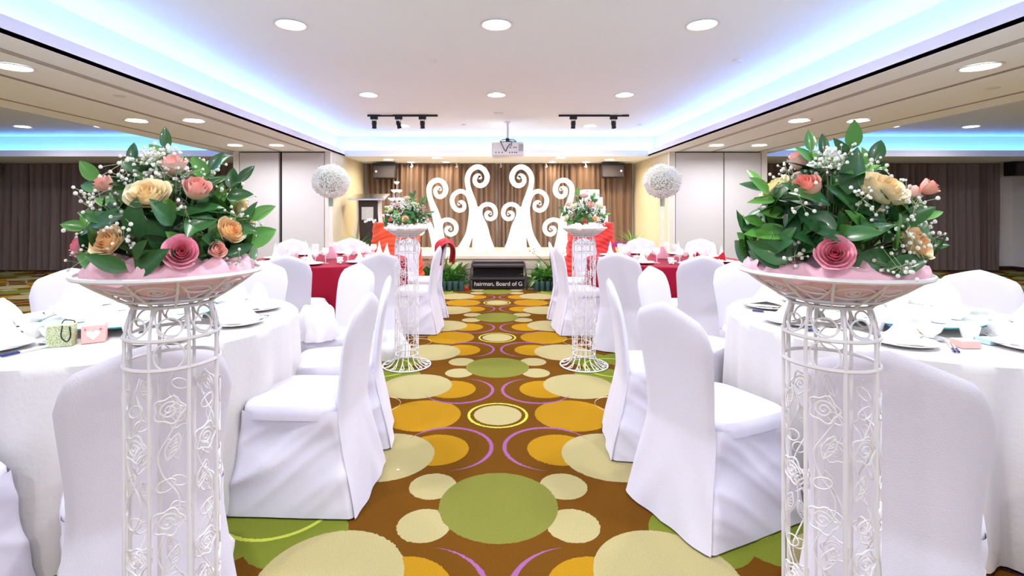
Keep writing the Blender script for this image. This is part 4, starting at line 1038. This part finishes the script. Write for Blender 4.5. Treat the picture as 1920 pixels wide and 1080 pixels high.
neckloopM = neckloopM.mesh('neck_scroll', M_wire)
midovalM = MB().tube(wrap([(.030*cos(a), .995+.031*sin(a)) for a in [2*pi*i/24 for i in range(24)]]), .0020, 5, True).mesh('oval_scroll', M_wire)
neckrodM = MB().tube([(0, -RC, 1.03), (0, -.094, 1.06), (0, -.082, 1.10)], .004, 6).mesh('neck_rod', M_wire)
basescM = MB().tube(cr([(0, -RC*.92, .102), (0, -.10, .07), (0, -.125, .035), (0, -.165, .014), (0, -.198, .010)], 4), .0042, 6)
basescM.tube(cr([(0, -.112, .058), (.02, -.14, .032), (.034, -.17, .020), (.026, -.188, .018), (.014, -.18, .020), (.016, -.166, .022), (.022, -.168, .022)], 4), .003, 5)
basescM = basescM.mesh('base_scroll', M_wire)
ribM = MB().tube(cr([(0, -.190, 1.175), (0, -.155, 1.148), (0, -.115, 1.122), (0, -.082, 1.102)], 4), .0032, 6).mesh('bowl_rib', M_wire)
def bowl_pt(u, q): r = .183-.075*q; return (r*sin(u/r), -r*cos(u/r), 1.170-.05*q)
bowlor = MB().tube([bowl_pt(.040*cos(a), .52+.30*sin(a)) for a in [2*pi*i/24 for i in range(24)]], .0022, 5, True)
bowlor.tube([bowl_pt(.020*(1-i/26)*cos(i*.5), .5+.2*(1-i/26)*sin(i*.5)) for i in range(24)], .0018, 5)
bowlor = bowlor.mesh('bowl_scroll', M_wire)
bowloval = MB().tube([bowl_pt(.026*cos(a)+.01*sin(a), .45+.18*sin(a)) for a in [2*pi*i/20 for i in range(20)]], .0022, 5, True).tube([bowl_pt(x_, q_) for x_, q_ in cr([(-.045, .1), (-.02, .5), (.0, .95), (.03, .5), (.045, .15)], 4)], .0022, 5).mesh('bowl_oval', M_wire)
def rm(z, r, tr, nm='ring'): return MB().ring(r, z, tr, 56, 7).mesh(nm, M_wire)
RINGS = [('rim', rm(1.175, .190, .0055)), ('ring', rm(1.118, .108, .0028)), ('ring', rm(1.102, .083, .0045)), ('ring', rm(1.030, RC, .0045)), ('ring', rm(.965, RC, .0045)), ('ring', rm(.155, RC, .0036)), ('ring', rm(.102, RC*.95, .0045)), ('base_ring', rm(.008, .2, .0065))]
def stand(x, y, rz, label, tilt=0):
    t = thing('wire_flower_stand', label, 'flower stand', (x, y, 0), (0, tilt, rz))
    t.rotation_euler = (0, tilt, rz)
    for nm, me in RINGS: inst(nm, me, t)
    for k in range(8):
        a = 2*pi*k/8; inst('rod', rodM, t, rot=a); inst('neck_rod', neckrodM, t, rot=a)
        inst('neck_scroll', neckloopM, t, rot=a+pi/8)
        inst('wire_vine', wvineM, t, (0, 0, .55), (0, 0, a+pi/8))
        if k % 2 == 0: inst('oval_scroll', midovalM, t, rot=a+pi/8)
        for j in range(9):
            z = .875-.083*j; kind = (j+2*(k % 2)+(k//2)) % 3
            me, nm = ((wroseM, 'wire_rose'), (wleafM, 'wire_leaf'), (wovalM, 'wire_oval'))[kind]
            inst(nm, me, t, (0, 0, z), (0, 0, a+pi/8+.08*sin(j*2+k)))
    for k in range(14): inst('base_scroll', basescM, t, rot=2*pi*k/14)
    for k in range(12):
        a = 2*pi*k/12; inst('bowl_rib', ribM, t, rot=a); inst(('bowl_scroll', 'bowl_oval')[k % 2], (bowlor, bowloval)[k % 2], t, rot=a+pi/12)
    return t
SL, SR, BL, BR = (-.775, 1.19), (.795, 1.185), (-.765, 4.23), (.745, 4.23)
stand(*SL, .1, 'near left white wire column stand with rose scrollwork')
stand(*SR, .5, 'near right white wire column stand with rose scrollwork')
stand(*BL, .3, 'farther white wire column stand on the left of the aisle')
stand(*BR, .8, 'farther white wire column stand on the right of the aisle')

# ------------------------------------------------------------------ tulle, roses, bouquets
def tulle(x, y, m, seed, label, amp=1):
    def fn(u, v):
        a = 2*pi*u; n1 = noise.noise(Vector((cos(a)*1.9+seed, sin(a)*1.9, v*2.5))); n2 = noise.noise(Vector((cos(a)*5+seed, sin(a)*5, v*5)))
        if v < .45:
            q = v/.45; r = .072+.098*q; z = 1.108+.052*q; r *= 1+.03*n2
        else:
            q = (v-.45)/.55; r = .172+.012*sin(pi*q)-.115*q**1.6; z = 1.162+.045*sin(pi*min(1, q*.8))+.0*q
            r += .022*n1*(1-q)+.010*n2; z += amp*(.020*n1+.016*n2+.006*sin(14*a+6*n1*3+5*q))*(.5+q)
        return (r*cos(a), r*sin(a), z)
    o = MB().grid(fn, 160, 34, True).build('tulle_wrap', m, loc=(x, y, 0)); tagt(o, label, 'fabric')
    o = MB().lathe([(.07, 1.106), (.10, 1.120), (.13, 1.15), (.08, 1.19), (1e-5, 1.2)], 28).build('foil_dish', M_silverfoil, loc=(x, y, 0)); tagt(o, 'crinkled foil dish inside the basket with '+label, 'dish')
tulle(*SL, M_tulle, 1, 'pink tulle gathered in the near left wire basket'); tulle(*SR, M_tulle, 5, 'pink tulle gathered in the near right wire basket')
tulle(*BL, M_tullep, 9, 'pale blush tulle in the left rear wire basket'); tulle(*BR, M_tullep, 14, 'pale blush tulle in the right rear wire basket')

def petal_grid(r, h, ang, wd, curl, r0=.12, nu=7, nv=6, wav=0, seed=0):
    def fn(u, v):
        s = (u-.5)*2; a = ang+s*wd
        bulge = r0+(r-r0)*(sin(min(1, v*1.25)*pi/2))**.8
        rad = bulge+curl*max(0, v-.6)**1.5*(1.2-.5*s*s)+.03*r*abs(s)
        z = h*(v*(1-.16*abs(s)**2.5))-curl*.8*max(0, v-.75)**1.5+wav*sin(5*s+seed)*v*.05
        return (rad*cos(a), rad*sin(a), z)
    return fn
def rose_core(seed, openness=1.0):
    rr = random.Random(seed); mb = MB()
    for n, r, h, wd, cl in ((3, .16, .98, 1.3, .0), (3, .28, 1.0, 1.15, .05), (4, .42, .98, .95, .15), (5, .58*openness, .93, .80, .30), (5, .74*openness, .86, .75, .45)):
        p0 = rr.uniform(0, 6)
        for k in range(n): mb.grid(petal_grid(r, h, p0+2*pi*k/n+rr.uniform(-.1, .1), wd, cl, wav=.8, seed=k), 7, 6)
    mb.lathe([(.10, -.05), (.2, .02), (.12, .2), (1e-5, .6)], 8)
    return mb
def rose_set(col):
    m = ROSE[col]
    cores = [rose_core(s_).mesh('rose', m) for s_ in (1, 2)]
    outer = [MB().grid(petal_grid(.90, .78, 0, .70, .50, r0=.16, wav=1.2, seed=s_), 9, 7).mesh('petal', m) for s_ in (0, 2)]
    bud = [];
    mb = MB()
    for n, r, h, wd, cl in ((3, .18, 1.15, 1.3, 0), (3, .30, 1.15, 1.2, .04), (4, .46, 1.05, 1.0, .14)):
        for k in range(n): mb.grid(petal_grid(r, h, n*.7+2*pi*k/n, wd, cl), 7, 6)
    budc = mb.mesh('rose', m); budp = MB().grid(petal_grid(.62, .92, 0, .85, .30, r0=.2, wav=.8), 9, 7).mesh('petal', m)
    return cores, outer, budc, budp
RS = {c: rose_set(c) for c in ROSE}
sepalM = leaf_mesh('sepal', M_leaf2, W=.13, droop=.6, nu=3, nv=4)
def rose(parent, loc, nrm, size, col, bud=False, seed=0):
    rr = random.Random(seed); z = nrm.normalized(); x = z.orthogonal().normalized(); y = z.cross(x)
    rot = Matrix((x, y, z)).transposed().to_4x4() @ Matrix.Rotation(rr.uniform(0, 6), 4, 'Z')
    m = Matrix.Translation(loc-z*size*.5) @ rot @ Matrix.Scale(size, 4)
    cores, outer, bc, bp = RS[col]
    o = inst('rose', bc if bud else rr.choice(cores), parent, mtx=m)
    n = 4 if bud else 6
    for k in range(n):
        inst('petal', bp if bud else rr.choice(outer), o, rot=(rr.uniform(-.08, .08), rr.uniform(-.08, .08), 2*pi*k/n+rr.uniform(-.15, .15)), scale=rr.uniform(.92, 1.06))
    return o
def gyp_mesh(seed, n, C, rad, zs, ball=.0048):
    rr = random.Random(seed); mb = MB(); st = MB()
    for i in range(n):
        a = rr.uniform(0, 2*pi); e = rr.uniform(.0, 1.45); q = rr.uniform(.94, 1.13)
        c = Vector((C[0]+cos(a)*cos(e)*rad*q, C[1]+sin(a)*cos(e)*rad*q, C[2]+sin(e)*zs*q))
        b = Vector((C[0]+(c.x-C[0])*.55, C[1]+(c.y-C[1])*.55, C[2]+(c.z-C[2])*.5)); st.tube([b, c], .0009, 3)
        for k in range(rr.randint(7, 13)):
            p = c+Vector((rr.gauss(0, .016), rr.gauss(0, .016), rr.gauss(0, .016))); s_ = ball*rr.uniform(.7, 1.2)
            mb.ball(p, s_, 6, 4); st.tube([c, p], .0006, 3)
    mb.v += []
    return mb, st
def bouquet(c, roses, label, gyps, nleaf, leafL, colours_back, seed, sprigs, pale=False, rad=.17, zs=.25):
    rr = random.Random(seed); C = Vector((c[0], c[1], 1.20)); t = thing('flower_arrangement', label, 'flowers', C)
    cam_o = Vector((0, 0, 1.32)); S = Vector((rad, rad, zs))
    MB().lathe([(.09, -.05), (.10, -.01), (.075, .06), (1e-5, .10)], 18).build('flower_foam', M_stem, t)
    placed = []
    for i, (px, py, spx, col, bud) in enumerate(roses):
        d = Vector(((px-931)/930, 1, (395-py)/930)); o_ = cam_o-C
        A = sum((d[k]/S[k])**2 for k in range(3)); B = 2*sum(d[k]*o_[k]/S[k]**2 for k in range(3)); Cc = sum((o_[k]/S[k])**2 for k in range(3))-1
        D = B*B-4*A*Cc; tt = (-B-sqrt(D))/(2*A) if D > 0 else -B/(2*A)
        p = o_+d*tt; n = Vector((p.x/S.x**2, p.y/S.y**2, p.z/S.z**2)).normalized(); n = (n+Vector((0, 0, .32))).normalized()
        size = spx/2*(p+C).y/930/ (1.0 if not bud else .72)
        rose(t, p, n, size, col, bud, seed*50+i); placed.append((p, size))
        mb = MB().tube([p-n*size*.5, Vector((p.x*.3, p.y*.3, 0))], .003, 5); mb.build('stem', M_stem, t)
    for i, (a, e, col) in enumerate(colours_back):
        n = Vector((cos(a)*cos(e), sin(a)*cos(e), sin(e))); p = Vector((n.x*rad, n.y*rad, n.z*zs)); rose(t, p, n, .034, col, i % 2 == 1, seed*70+i); placed.append((p, .034))
    def free(p, k=1.0):
        return all((p-q).length > s_*k for q, s_ in placed)
    for i in range(nleaf):
        for _ in range(6):
            a = rr.uniform(0, 2*pi); e = math.asin(rr.uniform(-.06, .99)); q = rr.uniform(.55, .97)
            n = Vector((cos(a)*cos(e), sin(a)*cos(e), sin(e))); p = Vector((n.x*rad*q, n.y*rad*q, n.z*zs*q))
            if free(p, 1.05): break
        else: continue
        tg = Vector((rr.uniform(-1, 1), rr.uniform(-1, 1), rr.uniform(-.6, 1))); tg = tg-n*tg.dot(n)
        d = (n*rr.uniform(.15, .9)+tg.normalized()*rr.uniform(.5, 1)).normalized()
        if p.z < .06: d.z = abs(d.z)*.6+.25; d.normalize()
        me = LF[rr.choice((0, 0, 1, 1, 1, 2))]
        inst('leaf', me, t, mtx=orient(p, d, n+Vector((0, 0, .3)), leafL*rr.uniform(.7, 1.2)))
    for (dx, dy, dz, L, nl) in sprigs:
        tip = Vector((dx, dy, dz)); b = Vector((dx*.35, dy*.35, dz*.3)); pts = [b+(tip-b)*q+Vector((0, 0, .02*sin(pi*q))) for q in [k/6 for k in range(7)]]
        MB().tube(pts, .0018, 5).build('twig', M_stem, t)
        dr = (tip-b).normalized(); sd = dr.cross(Vector((0, 1, 0)))
        if sd.length < .1: sd = dr.cross(Vector((1, 0, 0)))
        sd.normalize()
        for k in range(nl):
            q = .45+.55*(k+1)/nl; p = b+(tip-b)*q; s_ = (-1)**k if k < nl-1 else 0
            d = (dr*1.0+sd*s_*.75+Vector((rr.uniform(-.2, .2),)*3)).normalized()
            inst('leaf', LF[rr.choice((0, 1, 2, 3))], t, mtx=orient(p, d, Vector((rr.uniform(-.5, .5), -1, .5)), L*rr.uniform(.8, 1.1)))
    mb, st = gyp_mesh(seed, gyps, (0, 0, 0), rad, zs, .0040)
    o = mb.build('gypsophila', M_bud, t); o['kind'] = 'stuff'
    o = st.build('gypsophila_twig', M_bst, t); o['kind'] = 'stuff'
    return t
bouquet(SL, [(277,365,74,'cream',0),(325,312,46,'blush',1),(368,356,50,'blush',1),(203,453,62,'peach',0),(432,433,54,'peach',0),(340,473,62,'pink',0),(150,458,50,'pink',0),(196,346,36,'salmon',1),(446,378,50,'lemon',0),(405,470,34,'blush',1)],
        'near left bouquet of cream, peach and pink roses with glossy leaves', 62, 175, .084, ((1.2, .4, 'cream'), (2.2, .7, 'pink'), (.4, .5, 'peach'), (1.7, 1.0, 'blush')), 11,
        ((-.01, -.01, .265, .062, 4), (-.08, -.02, .235, .06, 4), (-.155, -.03, .19, .06, 4), (.10, -.02, .215, .06, 4), (.145, .02, .19, .055, 4), (.195, -.02, .10, .06, 4), (-.185, -.03, .08, .055, 3), (.05, .1, .23, .06, 4), (-.1, .13, .19, .06, 4)), rad=.172, zs=.235)
bouquet(SR, [(1655,356,90,'cream',0),(1513,353,54,'salmon',1),(1500,303,44,'blush',1),(1740,353,34,'salmon',1),(1565,476,64,'pink',0),(1718,458,68,'peach',0),(1456,352,58,'lemon',0),(1436,452,40,'cream',0),(1712,362,30,'blush',1)],
        'near right bouquet of cream, yellow and salmon roses with glossy leaves', 62, 175, .088, ((1.2, .4, 'cream'), (2.2, .7, 'pink'), (.4, .5, 'peach'), (1.7, 1.0, 'blush')), 23,
        ((-.05, -.01, .26, .062, 4), (.045, -.01, .265, .068, 4), (.0, .02, .255, .06, 4), (.09, -.02, .235, .06, 4), (-.16, -.03, .16, .065, 4), (-.17, -.02, .09, .065, 4), (.195, -.03, .10, .065, 4), (.17, -.04, .04, .06, 4), (-.1, .13, .19, .06, 4)), rad=.176, zs=.235)
bouquet(BL, [(745,384,17,'blush',0),(777,383,16,'lemon',0),(733,393,16,'cream',0),(760,411,13,'peach',0),(801,412,14,'blush',0),(763,371,14,'cream',0),(733,412,9,'coral',1),(793,388,12,'blush',1)],
        'rear left bouquet of pale roses and gypsophila on the farther stand', 44, 90, .07, ((1.2, .4, 'cream'), (2.2, .7, 'pink'), (.4, .5, 'peach')), 37,
        ((.06, 0, .25, .06, 4), (.14, 0, .20, .06, 4), (-.15, 0, .13, .06, 4), (.18, 0, .09, .06, 3)), rad=.165, zs=.19)
bouquet(BR, [(1107,385,15,'salmon',1),(1095,367,17,'blush',0),(1066,383,14,'blush',0),(1075,387,17,'cream',0),(1062,409,16,'lemon',0),(1096,416,9,'coral',1),(1116,411,12,'peach',0),(1123,386,18,'lemon',0)],
        'rear right bouquet of pale roses and gypsophila on the farther stand', 46, 60, .07, ((1.2, .4, 'cream'), (2.2, .7, 'pink'), (.4, .5, 'peach')), 41,
        ((-.05, 0, .26, .06, 4), (.08, 0, .23, .06, 4), (-.17, 0, .12, .06, 4), (.17, 0, .08, .06, 3)), rad=.165, zs=.19)
# little orange blooms at the foot of the centre scroll
t = thing('foot_flowers', 'small orange and white flowers at the foot of the right centre scroll', 'flowers', (.66, 9.1, .53))
MB().tube([(0, 0, 0), (0, 0, .06)], .004, 5).build('stem', M_stem, t)
for k in range(6):
    MB().ball((.05*cos(k*1.1), -.01, .06+.03*sin(k*2)), .016, 8, 5).build('bloom', ROSE['coral'] if k % 2 else M_bud, t)
# scrap of paper on the carpet
o = MB().box((-.006, -.005, 0), (.006, .005, .004)).build('paper_scrap', M_wt, loc=(-.50, 2.52, .001), rot=.5, smooth=False); tagt(o, 'tiny white scrap of paper lying on the cream carpet circle', 'paper')
